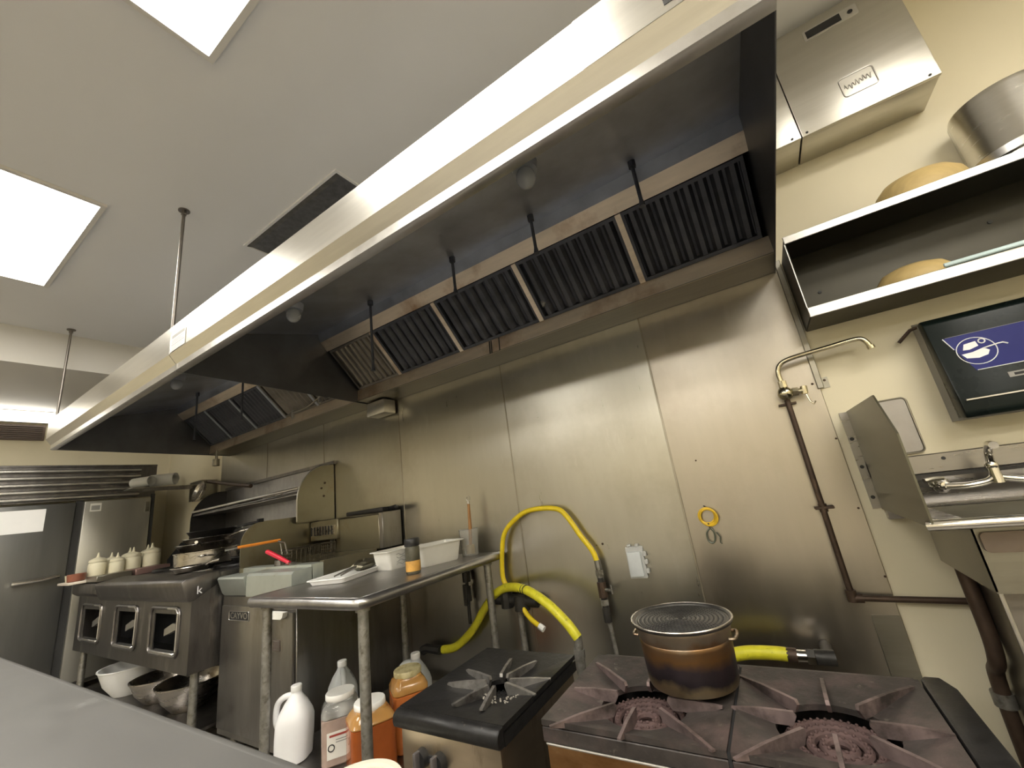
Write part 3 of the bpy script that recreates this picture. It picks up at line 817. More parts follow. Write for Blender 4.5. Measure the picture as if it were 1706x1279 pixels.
# outlet box, cord coil
ob_ = thing('outlet_box', 'grey weatherproof outlet box on the steel cladding', 'outlet', (-.66, 2.08, .74))
MB().prism(rounded_rect(-.710, -.626, .742, .885, .006), 'y', 2.074, 2.0895, .002, 1).build('box', outlet_grey, ob_)
MB().prism(rounded_rect(-.702, -.638, .752, .862, .005), 'y', 2.060, 2.076, .003, 2).build('cover', M('outlet_cover', (.50, .53, .55), .4), ob_)
for z in (.775, .815, .85):
    MB().box((-.626, 2.068, z - .011), (-.612, 2.086, z + .011), .002, 1).build('hinge_ear', outlet_grey, ob_)
for x in (-.69, -.65):
    MB().box((x - .008, 2.068, .885), (x + .008, 2.086, .896), .002, 1).build('mounting_ear', outlet_grey, ob_)
co = thing('cord_coil', 'coiled yellow cord hung on a nail with a snap hook', 'cord', (-.308, 2.07, .89))
for k in range(4):
    MB().ring((-.306 + .003 * k, 2.083 - .006 * k, .996 - .002 * k), .033 + .003 * (k % 2), .0042, (0.08 * (k - 1.5), 1, .1), 26, 8).build('cord_loop', yellow_cord, co)
MB().tube([(-.306, 2.088, 1.036), (-.306, 2.066, 1.040)], .003, 6).build('nail', black_print, co)
MB().tube([(-.306, 2.072, .965), (-.303, 2.072, .945)], .004, 6).build('cord_tie', black_print, co)
MB().tube(smooth_path([(-.303, 2.074, .944), (-.322, 2.074, .925), (-.324, 2.074, .895), (-.310, 2.074, .880), (-.296, 2.074, .892), (-.292, 2.074, .925), (-.303, 2.074, .944)], 4), .0032, 8).build('snap_hook', M('dull_green_metal', (.13, .15, .12), .4, .7), co)
MB().tube([(-.283, 2.074, .925), (-.272, 2.074, .905), (-.276, 2.074, .882), (-.270, 2.074, .876)], .0028, 6).build('hook_gate', bpy.data.materials['dull_green_metal'], co)

# ------------------------------------------------------------------ gas hoses and pipes
def hose(name, label, pts, r, mat, n=8):
    p = smooth_path(pts, n)
    t = thing(name, label, 'gas hose', p[len(p) // 2])
    MB().tube(p, r, 12).build('hose', mat, t)
    return t
h1 = hose('gas_hose', 'slim yellow gas hose arched high against the steel cladding', [(-1.40, 2.05, .70), (-1.44, 2.05, .76), (-1.425, 2.05, .90), (-1.385, 2.05, 1.01), (-1.27, 2.05, 1.09), (-1.17, 2.05, 1.112), (-1.04, 2.05, 1.102), (-.985, 2.05, 1.06), (-.925, 2.05, .96), (-.872, 2.05, .88), (-.857, 2.05, .82)], .0135, yellow)
MB().cyl((-.857, 2.05, .835), (-.855, 2.05, .79), .017, n=8).cyl((-.855, 2.05, .79), (-.855, 2.05, .765), .021, n=6).cyl((-.855, 2.05, .765), (-.855, 2.05, .755), .017, n=10).build('union', zinc, h1)
h2 = hose('gas_hose', 'thick yellow-green gas hose looping from behind the work table', [(-1.93, 2.04, .375), (-1.82, 2.04, .40), (-1.69, 2.04, .49), (-1.58, 2.04, .61), (-1.48, 2.03, .690), (-1.37, 2.00, .725), (-1.22, 1.93, .728), (-1.08, 1.88, .68), (-.98, 1.86, .605), (-.935, 1.86, .545)], .0225, yellow_green)
MB().cyl((-.937, 1.86, .55), (-.938, 1.86, .50), .021, n=10).cyl((-.938, 1.86, .50), (-.94, 1.86, .465), .027, n=6).cyl((-.94, 1.86, .465), (-.942, 1.86, .40), .022, n=10).build('union', zinc, h2)
MB().tube([(-1.95, 2.04, .37), (-2.06, 2.04, .375), (-2.10, 2.04, .36)], .026, 8).build('union', black_pipe, h2)
for k in range(4):
    MB().ring((-1.285 + .022 * k, 1.967 - .014 * k, .7295 - .0005 * k), .0232, .0022, (.85, -.5, -.02), 18, 5).build('tape_wrap', black, h2)
h3 = hose('gas_hose', 'short yellow hose stub poking out below the black valve', [(-1.325, 2.03, .63), (-1.295, 2.02, .59), (-1.255, 2.01, .56), (-1.215, 2.005, .538)], .0125, yellow)
MB().cyl((-1.218, 2.005, .540), (-1.190, 2.003, .525), .0155, n=8).build('hose_end', white_plastic, h3)
h4 = hose('gas_hose', 'yellow gas hose running behind the stock pot', [(-.42, 1.90, .46), (-.36, 1.91, .485), (-.27, 1.93, .503), (-.19, 1.94, .505), (-.13, 1.95, .500)], .0235, yellow_green)
MB().cyl((-.132, 1.95, .500), (-.10, 1.95, .498), .0245, n=10).build('ferrule', rust_pipe, h4)
MB().cyl((-.10, 1.95, .498), (-.07, 1.95, .498), .020, n=10).cyl((-.07, 1.95, .498), (-.045, 1.95, .497), .027, n=6).build('union', chrome, h4)
MB().cyl((-.045, 1.95, .497), (.015, 1.955, .496), .025, n=12).cyl((-.005, 1.955, .496), (-.005, 2.085, .49), .021, n=12).build('elbow', black_pipe, h4)

gv = thing('gas_pipe', 'slim gas drop pipe with a brass valve beside the outlet box', 'gas pipe', (-.855, 2.06, 0))
MB().cyl((-.855, 2.05, .755), (-.855, 2.05, .60), .015, n=12).build('nipple', black_pipe, gv)
va = MB().cyl((-.855, 2.05, .735), (-.855, 2.05, .665), .023, n=8).build('valve', rust_pipe, gv)
MB().cyl((-.84, 2.045, .70), (-.80, 2.03, .70), .008, n=8).cyl((-.80, 2.03, .685), (-.80, 2.03, .725), .005, n=8).build('valve_handle', zinc, va)
MB().cyl((-.855, 2.05, .655), (-.855, 2.05, .63), .021, n=6).build('union', zinc, gv)
MB().cyl((-.855, 2.05, .62), (-.853, 2.05, .555), .019, n=10).build('coupling', black_pipe, gv)
MB().cyl((-.852, 2.06, .56), (-.83, 2.065, .02), .011, n=12).build('drop_pipe', zinc, gv)

gm = thing('gas_manifold', 'black gas valve manifold behind the work table leg', 'gas pipe', (-1.36, 2.06, 0))
MB().cyl((-1.53, 2.055, .655), (-1.235, 2.055, .640), .030, n=12).build('manifold_pipe', black_pipe, gm)
MB().cyl((-1.43, 2.05, .61), (-1.43, 2.05, .70), .036, n=8).build('tee', black_pipe, gm)
MB().cyl((-1.335, 2.05, .600), (-1.335, 2.05, .675), .045, .04, n=10).build('regulator', black_pipe, gm)
MB().cyl((-1.24, 2.055, .64), (-1.21, 2.055, .64), .018, n=8).build('plug', black_pipe, gm)
MB().cyl((-1.36, 2.06, .62), (-1.35, 2.06, .02), .018, n=12).build('standpipe', zinc, gm)
gw = thing('gas_valve_drop', 'dark hanging shut-off valve under the table back', 'gas pipe', (-1.70, 2.05, .5))
MB().cyl((-1.705, 2.05, .845), (-1.71, 2.05, .52), .010, n=10).build('drop_pipe', black_pipe, gw)
MB().cyl((-1.706, 2.05, .80), (-1.706, 2.05, .745), .024, n=8).cyl((-1.707, 2.05, .72), (-1.707, 2.05, .64), .022, n=8).build('valve', black_pipe, gw)
MB().box((-1.72, 2.02, .735), (-1.692, 2.034, .62), .003, 1).build('valve_handle', black_pipe, gw)

# ------------------------------------------------------------------ stock pot range (single burner)
def finger(c, ang, r0, r1, z_in, z_out, hgt, mat, parent, wd=.0075):
    """one grate finger: tapered bar from the hole rim inward, high at the outside"""
    d = Vector((math.cos(ang), math.sin(ang), 0)); n = Vector((-d.y, d.x, 0))
    mb = MB()
    def p(r, s, z):
        q = Vector((c[0], c[1], 0)) + d * r + n * s
        return mb.bm.verts.new((q.x, q.y, z))
    prof = [(r1, z_out - .004), (r1, z_out), (r1 * .55 + r0 * .45, z_in), (r0 + .004, z_in), (r0, z_in - .010), (r0 + .012, z_in - hgt), (r1 * .6 + r0 * .4, z_in - hgt)]
    A = [p(r, -wd, z) for r, z in prof]; B = [p(r, wd, z) for r, z in prof]
    k = len(prof)
    fs = [mb.bm.faces.new(A), mb.bm.faces.new(B[::-1])] + [mb.bm.faces.new([A[i], B[i], B[(i + 1) % k], A[(i + 1) % k]]) for i in range(k)]
    bmesh.ops.recalc_face_normals(mb.bm, faces=fs)
    return mb.build('grate_finger', mat, parent)
def top_plate(x0, x1, y0, y1, z, t, R, c, mat, parent, name='grate', dish=.0):
    """square cast plate with a round opening"""
    mb = MB()
    n = 32
    def sq(a):
        ca, sa = math.cos(a), math.sin(a)
        k = min(((x1 if ca > 0 else x0) - c[0]) / ca if abs(ca) > 1e-6 else 9, ((y1 if sa > 0 else y0) - c[1]) / sa if abs(sa) > 1e-6 else 9)
        return (c[0] + ca * k, c[1] + sa * k)
    angs = sorted(set([2 * math.pi * i / n for i in range(n)] + [math.atan2(y - c[1], x - c[0]) % (2 * math.pi) for x in (x0, x1) for y in (y0, y1)]))
    rows = []
    for a in angs:
        o = sq(a); i_ = (c[0] + R * math.cos(a), c[1] + R * math.sin(a))
        rows.append([mb.bm.verts.new((o[0], o[1], z - t)), mb.bm.verts.new((o[0], o[1], z)), mb.bm.verts.new((i_[0], i_[1], z - dish)), mb.bm.verts.new((i_[0], i_[1], z - dish - t))])
    fs = []
    for a, b in zip(rows, rows[1:] + rows[:1]):
        for j in range(4):
            fs.append(mb.bm.faces.new([a[j], b[j], b[(j + 1) % 4], a[(j + 1) % 4]]))
    bmesh.ops.recalc_face_normals(mb.bm, faces=fs)
    return mb.build(name, mat, parent)
def burner(c, radii, z, mat, parent):
    b = MB().lathe((c[0], c[1], z - .03), [(0, 0), (max(radii) + .012, 0), (max(radii) + .012, .006), (0, .006)], 32).build('burner_tray', mat, parent)
    for R in radii:
        MB().ring((c[0], c[1], z - .012), R, .010, (0, 0, 1), 40, 8).build('burner_ring', mat, b)
    for R in radii:
        mb = MB()
        k = int(2 * math.pi * R / .016)
        for i in range(k):
            a = 2 * math.pi * i / k
            mb.sphere((c[0] + R * math.cos(a), c[1] + R * math.sin(a), z - .002), .0042, (1, 1, 1), 6)
        mb.build('burner_jet', mat, b, kind='stuff')
    return b
def knob(x, y, z, parent, r=.026):
    k = MB().cyl((x, y, z), (x, y - .022, z), r, r * .9, 20).build('knob', black, parent)
    MB().box((x - .006, y - .040, z - r), (x + .006, y - .018, z + r), .003, 2).build('knob_grip', M('grimy_knob', (.11, .10, .10), .35, .3) if 'grimy_knob' not in bpy.data.materials else bpy.data.materials['grimy_knob'], k)
    return k

SX0, SX1, SY0, SY1, SZ = -1.205, -.800, 1.020, 1.540, .600
sr = thing('stock_pot_range', 'single-burner stock pot range with a black cast-iron top', 'range', (-1.0, 1.28, 0))
scen = (-.975, 1.285)
top_plate(SX0, SX1, SY0 + .035, SY1, SZ, .014, .072, scen, iron, sr, 'top_grate', .024)
MB().prism([(SY0 + .036, SZ), (SY0 + .018, SZ - .001), (SY0 + .004, SZ - .010), (SY0, SZ - .026), (SY0 + .004, SZ - .042), (SY0 + .016, SZ - .050), (SY0 + .036, SZ - .050)], 'x', SX0, SX1, .003, 1).build('front_rail', iron, sr)
MB().box((SX0, SY0 + .036, SZ - .050), (SX0 + .016, SY1, SZ - .019)).build('side_rail', iron, sr)
MB().box((SX1 - .016, SY0 + .036, SZ - .050), (SX1, SY1, SZ - .019)).build('side_rail', iron, sr)
MB().box((SX0 + .016, SY1 - .016, SZ - .050), (SX1 - .016, SY1, SZ - .019)).build('back_rail', iron, sr)
for k in range(8):
    finger(scen, math.radians(22.5 + 45 * k + (6 if k % 2 else -4)), .040, .185, SZ + .005, SZ + .001, .034, iron_finger, sr, .0055)
burner(scen, (.03, .055, .08), SZ - .062, iron, sr)
mbj = MB()
for i in range(120):
    a = random.uniform(-2.6, .2); r = random.uniform(.085, .125)
    mbj.sphere((scen[0] + .035 + r * math.cos(a), scen[1] + .02 + r * math.sin(a), SZ - .016), .0035, (1, 1, .7), 5)
mbj.build('charred_crumb', M('charred_crumbs', (.22, .20, .17), .6, .2), sr, kind='stuff')
for sx in (SX0 + .012, SX1 - .016):
    MB().box((sx, SY0 + .035, .10), (sx + .004, SY1 - .01, SZ - .052)).build('side_panel', steel_stove, sr)
MB().box((SX0 + .012, SY0 + .028, .10), (SX1 - .012, SY0 + .034, SZ - .052)).build('front_panel', steel_stove, sr)
MB().box((SX0 + .02, SY1 - .014, .10), (SX1 - .02, SY1 - .010, SZ - .052)).build('back_panel', steel_dark, sr)
MB().box((SX0 + .02, SY0 + .04, .10), (SX1 - .02, SY1 - .02, .104)).build('bottom_panel', steel_dark, sr)
for x in (-1.105, -1.035):
    knob(x, SY0 + .028, .482, sr)
MB().box((-1.08, SY0 + .022, .474), (-1.06, SY0 + .028, .492)).build('valve_slot', soot, sr)
for x in (SX0 + .04, SX1 - .04):
    for y in (SY0 + .07, SY1 - .06):
        MB().cyl((x, y, 0), (x, y, .10), .018, .022, 12).build('leg', zinc, sr)

# ------------------------------------------------------------------ twin burner range
RX0, RXM, RX1, RY0, RY1, RZ = -.712, -.240, .240, 1.115, 1.560, .600
tr = thing('twin_range', 'low twin-burner range with rusty cast grates and browned front', 'range', (-.24, 1.34, 0))
c1 = (-.480, 1.300); c2 = (-.035, 1.305)
for (xa, xb, c) in ((RX0, RXM - .004, c1), (RXM + .004, .176, c2)):
    top_plate(xa, xb, RY0, RY1, RZ, .014, .120, c, iron_rust, tr, 'grate', .022)
    MB().box((xa, RY0 - .001, RZ - .052), (xb, RY0 + .010, RZ - .017), .002, 1).build('grate_skirt', iron_rust, tr)
    for k in range(8):
        finger(c, math.radians(45 * k + (3 if k % 2 else 0)), .085 if k % 2 else .070, .285 if k % 2 else .212, RZ + .008, RZ + .002, .030, iron_finger_pink, tr, .0045)
    burner(c, (.03, .055, .08, .103), RZ - .046, iron_burner, tr)
MB().box((RXM - .0035, RY0, RZ - .05), (RXM + .0035, RY1, RZ - .004)).build('grate_gap', soot, tr)
MB().prism([(.180, RY0 + .0), (.240, RY0 + .0), (.240, RY1 - .05), (.222, RY1 + .01), (.19, RY1 + .01), (.180, RY1 - .01)], 'z', RZ - .03, RZ + .006, .004, 2).build('side_ledge', iron, tr)
MB().box((RX0 + .005, RY1 + .002, RZ - .05), (.176, RY1 + .06, RZ - .018), .004, 1).build('back_ledge', iron_rust, tr)
fp = MB().box((RX0 + .008, RY0 + .004, .12), (RX1 - .004, RY0 + .012, RZ - .053)).build('front_panel', steel_copper, tr)
MB().tube([(RX0 + .008, RY0 + .003, RZ - .056), (RX1 - .004, RY0 + .003, RZ - .056)], .004, 8).build('front_edge', steel_edge, fp)
MB().box((RX0 + .008, RY0 + .012, .12), (RX0 + .012, RY1, RZ - .053)).build('side_panel', steel_dark, tr)
MB().box((RX1 - .008, RY0 + .012, .12), (RX1 - .004, RY1, RZ - .053)).build('side_panel', steel_dark, tr)
MB().box((RX0 + .012, RY1 - .006, .12), (RX1 - .008, RY1, RZ - .053)).build('back_panel', steel_dark, tr)
MB().box((RX0 + .012, RY0 + .012, .12), (RX1 - .008, RY1 - .006, .124)).build('bottom_panel', steel_dark, tr)
for x in (-.60, -.50, -.12, -.02):
    knob(x, RY0 + .004, .40, tr)
for x in (RX0 + .05, RX1 - .05):
    for y in (RY0 + .06, RY1 - .05):
        MB().cyl((x, y, 0), (x, y, .12), .018, .022, 12).build('leg', zinc, tr)

# stock pot with a perforated tray as lid
PC = (-.352, 1.405, .612)
sp_ = thing('stock_pot', 'scorched steel stock pot on the rusty range, covered by a perforated tray', 'pot', PC)
MB().lathe(PC, [(0, 0), (.112, 0), (.122, .004), (.125, .014), (.127, .05), (.130, .110), (.1315, .118), (.1295, .122), (.132, .130), (.1365, .150), (.1375, .153), (.1375, .158), (.133, .158), (.130, .14), (.124, .02), (0, .015)], 56).build('body', pot_scorched, sp_)
for s_ in (-1, 1):
    MB().tube(smooth_path([(PC[0] + s_ * .128, PC[1] - .035, PC[2] + .125), (PC[0] + s_ * .142, PC[1] - .032, PC[2] + .126), (PC[0] + s_ * .146, PC[1], PC[2] + .126), (PC[0] + s_ * .142, PC[1] + .032, PC[2] + .126), (PC[0] + s_ * .128, PC[1] + .035, PC[2] + .125)], 4), .0045, 8).build('handle', pot_scorched, sp_)
tz = .1585
LC = (PC[0], PC[1], PC[2] + tz)
ld = thing('perforated_tray', 'round blackened perforated tray lying on the stock pot', 'tray', LC)
prof = [(0, 0), (.135, 0), (.144, .002), (.146, .008), (.143, .012), (.138, .010), (.134, .005)]
for k in range(10, 0, -1):
    r = .0125 * k
    prof += [(r + .004, .004), (r + .001, .0062), (r - .003, .004)]
prof += [(0, .004)]
lo = MB().lathe(LC, prof, 56).build('disc', M('blackened_tray_steel', (.11, .105, .10), .42, .9, .3, 30, bump=.1), ld)
MB().ring((LC[0], LC[1], LC[2] + .010), .1445, .0032, (0, 0, 1), 56, 8).build('rolled_rim', steel_pan, lo)
hm = MB()
for k in range(1, 10):
    r = .0125 * k + .0068
    n = int(2 * math.pi * r / .0105)
    for i in range(n):
        a = 2 * math.pi * (i + .5 * (k % 2)) / n
        hm.lathe((LC[0] + r * math.cos(a), LC[1] + r * math.sin(a), LC[2] + .0041), [(.0031, 0), (.0031, .0004), (0, .0004)], 6)
hm.lathe((LC[0], LC[1], LC[2] + .0045), [(.007, 0), (.007, .0006), (0, .0006)], 8)
hm.build('perforation', soot, lo, kind='stuff')

# ------------------------------------------------------------------ work table and what stands on it
wt = thing('work_table', 'steel work table with rolled edges between fryer and stock pot range', 'table', (-1.87, 1.59, 0))
TX0, TX1, TY0, TY1 = -2.285, -1.462, 1.105, 2.075
MB().box((TX0 + .015, TY0 + .015, .886), (TX1 - .015, TY1, .9), .002, 1).build('tabletop', steel_table, wt)
edge = [(TX0, TY1, .880), (TX0, TY0 + .04, .880), (TX0 + .012, TY0 + .012, .880), (TX0 + .04, TY0, .880), (TX1 - .04, TY0, .880), (TX1 - .012, TY0 + .012, .880), (TX1, TY0 + .04, .880), (TX1, TY1, .880)]
MB().tube(edge, .0215, 14).build('rolled_edge', steel_table, wt)
for x in (TX0 + .09, TX1 - .035):
    for y in (TY0 + .045, TY1 - .085):
        lg = MB().cyl((x, y, 0), (x, y, .872), .0205, n=18).build('leg', zinc, wt)
        MB().cyl((x, y, .845), (x, y, .875), .028, n=18).build('leg_socket', zinc, lg)
US = .215
MB().box((TX0 + .06, TY0 + .02, US - .03), (TX1 - .01, TY1 - .05, US), .004, 1).build('undershelf', steel_dark, wt)
MB().box((TX0 + .05, TY0 + .06, .84), (TX1 - .05, TY0 + .10, .876)).build('hat_channel', steel_dark, wt)

def food_pan(name, c, lx, ly, h, rz, label, mat=foam):
    t = thing(name, label, 'container', c)
    mb = MB()
    k = .80
    def rr(sx, sy, z):
        return [mb.bm.verts.new((x, y, z)) for x, y in rounded_rect(-lx / 2 * sx, lx / 2 * sx, -ly / 2 * sy, ly / 2 * sy, .018 * sx, 4)]
    loops = [rr(k, k, 0), rr(k + .04, k + .04, .006), rr(.97, .97, h - .006), rr(1.10, 1.12, h - .004), rr(1.10, 1.12, h), rr(.94, .94, h), rr(k, k, .012)]
    fs = [mb.bm.faces.new(loops[0][::-1]), mb.bm.faces.new(loops[-1])]
    for a, b in zip(loops, loops[1:]):
        n = len(a)
        for i in range(n):
            fs.append(mb.bm.faces.new([a[i], a[(i + 1) % n], b[(i + 1) % n], b[i]]))
    bmesh.ops.recalc_face_normals(mb.bm, faces=fs)
    mb.rot(rz).move(c)
    mb.build('body', mat, t)
    return t
p1 = food_pan('food_container', (-1.94, 1.735, .90), .15, .24, .10, -.05, 'white plastic food pan with pencilled notes beside the spice jar')
p2 = food_pan('food_container', (-1.71, 1.80, .90), .17, .27, .105, -.25, 'larger white food pan near the glass jar on the work table')
for k in range(4):
    pts = [(-1.862 + .003 * math.sin(j * 2.1 + k) , 1.66 + .014 * j, .975 - .016 * k + .005 * math.sin(j * 1.7 + k * 2)) for j in range(9)]
    MB().tube(smooth_path(pts, 2), .0013, 5).build('pencil_note', pale_print, p1)
sj = thing('spice_jar', 'tall spice jar with black lid and orange spice on the table edge', 'jar', (-1.622, 1.55, .90))
MB().lathe((-1.622, 1.55, .90), [(0, 0), (.033, 0), (.036, .004), (.036, .118), (.032, .128), (0, .128)], 28).build('glass', spice_dark, sj)
MB().lathe((-1.622, 1.55, .90), [(.0365, .012), (.0368, .014), (.0368, .058), (.0365, .06)], 28).build('spice_band', spice, sj)
MB().lathe((-1.622, 1.55, .90), [(.030, .126), (.037, .128), (.038, .132), (.038, .160), (.036, .163), (0, .163)], 28).build('lid', black, sj)
gj = thing('glass_jar', 'clear plastic beaker holding a basting brush at the table back', 'jar', (-1.62, 2.005, .90))
MB().lathe((-1.62, 2.005, .90), [(0, 0), (.046, 0), (.048, .004), (.056, .14), (.059, .142), (.058, .146), (.054, .144), (.046, .006), (0, .005)], 28).build('beaker', clear, gj)
bb = thing('basting_brush', 'wooden-handled brush standing in the clear beaker', 'brush', (-1.62, 1.985, .91))
MB().tube([(-1.615, 2.005, .955), (-1.606, 2.008, 1.05), (-1.602, 2.010, 1.19)], [.009, .011, .008], 10).build('handle', wood_handle, bb)
MB().cyl((-1.602, 2.010, 1.19), (-1.601, 2.010, 1.205), .0095, n=10).ring((-1.601, 2.010, 1.222), .013, .003, (0, 1, 0), 16, 6).build('hang_ring', steel_edge, bb)
MB().box((-1.635, 1.985, .908), (-1.597, 2.025, .96), .006, 2).build('bristles', wood, bb)

ty = thing('serving_tray', 'shallow white tray with foil and tongs on the work table', 'tray', (-2.06, 1.56, .90))
mb = MB()
tc_ = (-2.075, 1.545, .902)
def trr(sx, sy, z, r=.02):
    return [mb.bm.verts.new((x, y, z)) for x, y in rounded_rect(-.105 * sx, .105 * sx, -.23 * sy, .23 * sy, r, 4)]
lp = [trr(.92, .95, 0), trr(1, 1, .02), trr(1.06, 1.04, .022), trr(1.06, 1.04, .026), trr(.98, .98, .025), trr(.9, .94, .006)]
fs = [mb.bm.faces.new(lp[0][::-1]), mb.bm.faces.new(lp[-1])]
for a, b in zip(lp, lp[1:]):
    for i in range(len(a)):
        fs.append(mb.bm.faces.new([a[i], a[(i + 1) % len(a)], b[(i + 1) % len(a)], b[i]]))
bmesh.ops.recalc_face_normals(mb.bm, faces=fs)
mb.rot(.30).move(tc_)
mb.build('tray', white_plastic, ty)
fm = MB().sphere((-2.13, 1.66, .936), .075, (.75, 1.1, .36), 18)
for v_ in fm.bm.verts:
    v_.co += Vector((random.uniform(-.008, .008), random.uniform(-.008, .008), random.uniform(-.006, .006)))
tag(fm.build('foil_bundle', steel_guard, None, (-2.13, 1.66, .91)), 'crumpled grey foil bundle lying on the white tray', 'foil')
tg = thing('tongs', 'thin steel tongs lying across the white tray', 'tongs', (-2.05, 1.45, .93))
MB().tube([(-1.98, 1.36, .934), (-2.045, 1.47, .938), (-2.09, 1.56, .940)], [.004, .005, .006], 8).build('arm', steel_dark, tg)
MB().tube([(-1.955, 1.38, .934), (-2.02, 1.48, .938), (-2.085, 1.565, .940)], [.004, .005, .006], 8).build('arm', steel_dark, tg)

# ------------------------------------------------------------------ jugs and jars on the undershelf
def make_jug(mat, label, loc, rz):
    t = thing('plastic_jug', label, 'jug', (0, 0, 0))
    mb = MB()
    loops = []
    for z, r, sq in ((0, .062, .5), (.004, .070, .5), (.09, .073, .45), (.15, .073, .4), (.175, .068, .25), (.215, .048, .1), (.245, .026, 0), (.256, .022, 0), (.262, .022, 0)):
        ring = []
        for j in range(32):
            a = 2 * math.pi * j / 32
            k = 1 + sq * .28 * (abs(math.sin(2 * a)) ** 1.5)
            cxo = .012 * (z / .25)
            ring.append(mb.bm.verts.new((cxo + r * k * math.cos(a), r * k * math.sin(a) * .98, z)))
        loops.append(ring)
    fs = [mb.bm.faces.new(loops[0][::-1]), mb.bm.faces.new(loops[-1])]
    for a, b in zip(loops, loops[1:]):
        for i in range(32):
            fs.append(mb.bm.faces.new([a[i], a[(i + 1) % 32], b[(i + 1) % 32], b[i]]))
    bmesh.ops.recalc_face_normals(mb.bm, faces=fs)
    mb.build('body', mat, t)
    MB().tube(smooth_path([(-.008, 0, .243), (-.045, 0, .238), (-.072, 0, .215), (-.080, 0, .175), (-.076, 0, .135), (-.060, 0, .118)], 5), .0135, 12).build('handle', mat, t)
    MB().lathe((.012, 0, .258), [(.0225, 0), (.0235, .002), (.0235, .022), (.021, .025), (0, .025)], 24).build('cap', white_plastic, t)
    t.location = loc
    t.rotation_euler = (0, 0, rz)
    return t
make_jug(jug_plastic, 'opaque white plastic jug with its looped handle toward the fryer', (-2.115, 1.235, US), .55)
make_jug(jug_plastic2, 'half-clear plastic jug behind the pickle jars', (-2.13, 1.50, US), 2.6)
make_jug(jug_plastic2, 'cloudy plastic jug behind the yellow-lidded amber jar', (-1.79, 1.67, US), .4)
def make_jar(label, loc, rz, liquid, lidmat, level=.15, note=False, h=.21, wd=.078, shellmat=clear):
    t = thing('plastic_jar', label, 'jar', (0, 0, 0), 'square plastic jars under the table')
    def shell(mb, w_, z0, z1, top):
        loops = []
        zs = [(z0, w_ * .93), (z0 + .006, w_), (z1, w_)] + ([(z1 + .022, w_ * .86), (z1 + .034, w_ * .70), (z1 + .042, w_ * .68)] if top else [(z1 + .001, w_ * .98)])
        for z, s_ in zs:
            loops.append([mb.bm.verts.new((x, y, z)) for x, y in rounded_rect(-s_, s_, -s_, s_, s_ * .38, 5)])
        fs = [mb.bm.faces.new(loops[0][::-1]), mb.bm.faces.new(loops[-1])]
        for a, b in zip(loops, loops[1:]):
            n = len(a)
            for i in range(n):
                fs.append(mb.bm.faces.new([a[i], a[(i + 1) % n], b[(i + 1) % n], b[i]]))
        bmesh.ops.recalc_face_normals(mb.bm, faces=fs)
        return mb
    shell(MB(), wd, level, h, True).build('shell', shellmat, t)
    shell(MB(), wd, 0, level - .002, False).build('contents', liquid, t)
    l_ = MB().lathe((0, 0, h + .038), [(0, 0), (.060, 0), (.062, .003), (.062, .020), (.059, .024), (.050, .0225), (0, .0225)], 36).build('lid', lidmat, t)
    if note:
        n_ = MB().box((-.055, -wd - .0015, .03), (.045, -wd - .0005, .125)).build('paper_label', paper, t)
        MB().box((-.045, -wd - .0022, .108), (.035, -wd - .0014, .116)).build('label_heading', M('label_red_print', (.35, .06, .05), .6), n_)
        for k in range(2):
            MB().box((-.02, -wd - .0022, .094 - k * .009), (.03, -wd - .0014, .097 - k * .009)).build('label_line', pale_print, n_)
        MB().ring((-.038, -wd - .0016, .07), .012, .0022, (0, 1, 0), 20, 6).build('label_seal', black_print, n_)
    t.location = loc
    t.rotation_euler = (0, 0, rz)
    return t
make_jar('square clear jar of pale pickles with a paper label', (-1.90, 1.325, US), .95, rose_sauce, lid_white, .168, True, h=.185)
make_jar('square jar of amber syrup with a white lid behind the front table leg', (-1.635, 1.275, US), 1.1, amber, lid_white, .198, h=.20, wd=.086, shellmat=amber_clear)
make_jar('square jar of amber syrup with a grimy yellow lid', (-1.645, 1.495, US), 1.0, orange_sauce, lid_yellow, .21, h=.23, shellmat=amber_clear)

bk = thing('lidded_bucket', 'white bucket with a flecked lid on the floor before the stock pot range', 'bucket', (-1.185, .865, 0))
MB().lathe((-1.185, .865, 0), [(0, 0), (.100, 0), (.104, .004), (.122, .46), (.122, .47), (0, .47)], 40).build('body', white_plastic, bk)
MB().lathe((-1.185, .865, 0), [(.124, .455), (.130, .458), (.131, .485), (.127, .490), (.112, .488), (.108, .482), (0, .480)], 48).build('lid', M('flecked_lid', (.60, .58, .48), .45, 0, .03, 10, stain=[((.14, .11, .06), .70, .74, 40, (1, 1, 1))]), bk)

# ------------------------------------------------------------------ fryer
fy = thing('deep_fryer', 'floor deep fryer with tall steel side guard and flue box', 'fryer', (-2.70, 1.70, 0))
FX0, FX1, FY0 = -3.125, -2.312, 1.352
MB().box((FX0, FY0 + .01, .10), (FX1, 2.08, .84), .004, 1).build('cabinet', steel_fryer, fy)
d1 = MB().box((-3.10, FY0 - .006, .14), (-2.545, FY0 + .010, .788), .004, 2).build('door', steel_fryer, fy)
d2 = MB().box((-2.535, FY0 - .006, .14), (-2.325, FY0 + .010, .765), .004, 2).build('door', steel_fryer, fy)
MB().box((-2.72, FY0 - .010, .782), (-2.56, FY0 + .0, .790), .001, 1).build('door_edge', steel_edge, d1)
MB().prism([(-2.520, .770), (-2.365, .770), (-2.372, .748), (-2.39, .737), (-2.515, .737)], 'y', FY0 - .034, FY0 - .007).build('door_pull', paper, d2)
pl = MB().prism(rounded_rect(-2.995, -2.765, .712, .760, .006), 'y', FY0 - .0092, FY0 - .0062).build('nameplate', soot, d1)
MB().tube([(x, FY0 - .0095, z) for x, z in rounded_rect(-2.995, -2.765, .712, .760, .006)], .0022, 6, closed=True).build('plate_rim', steel_edge, d1)
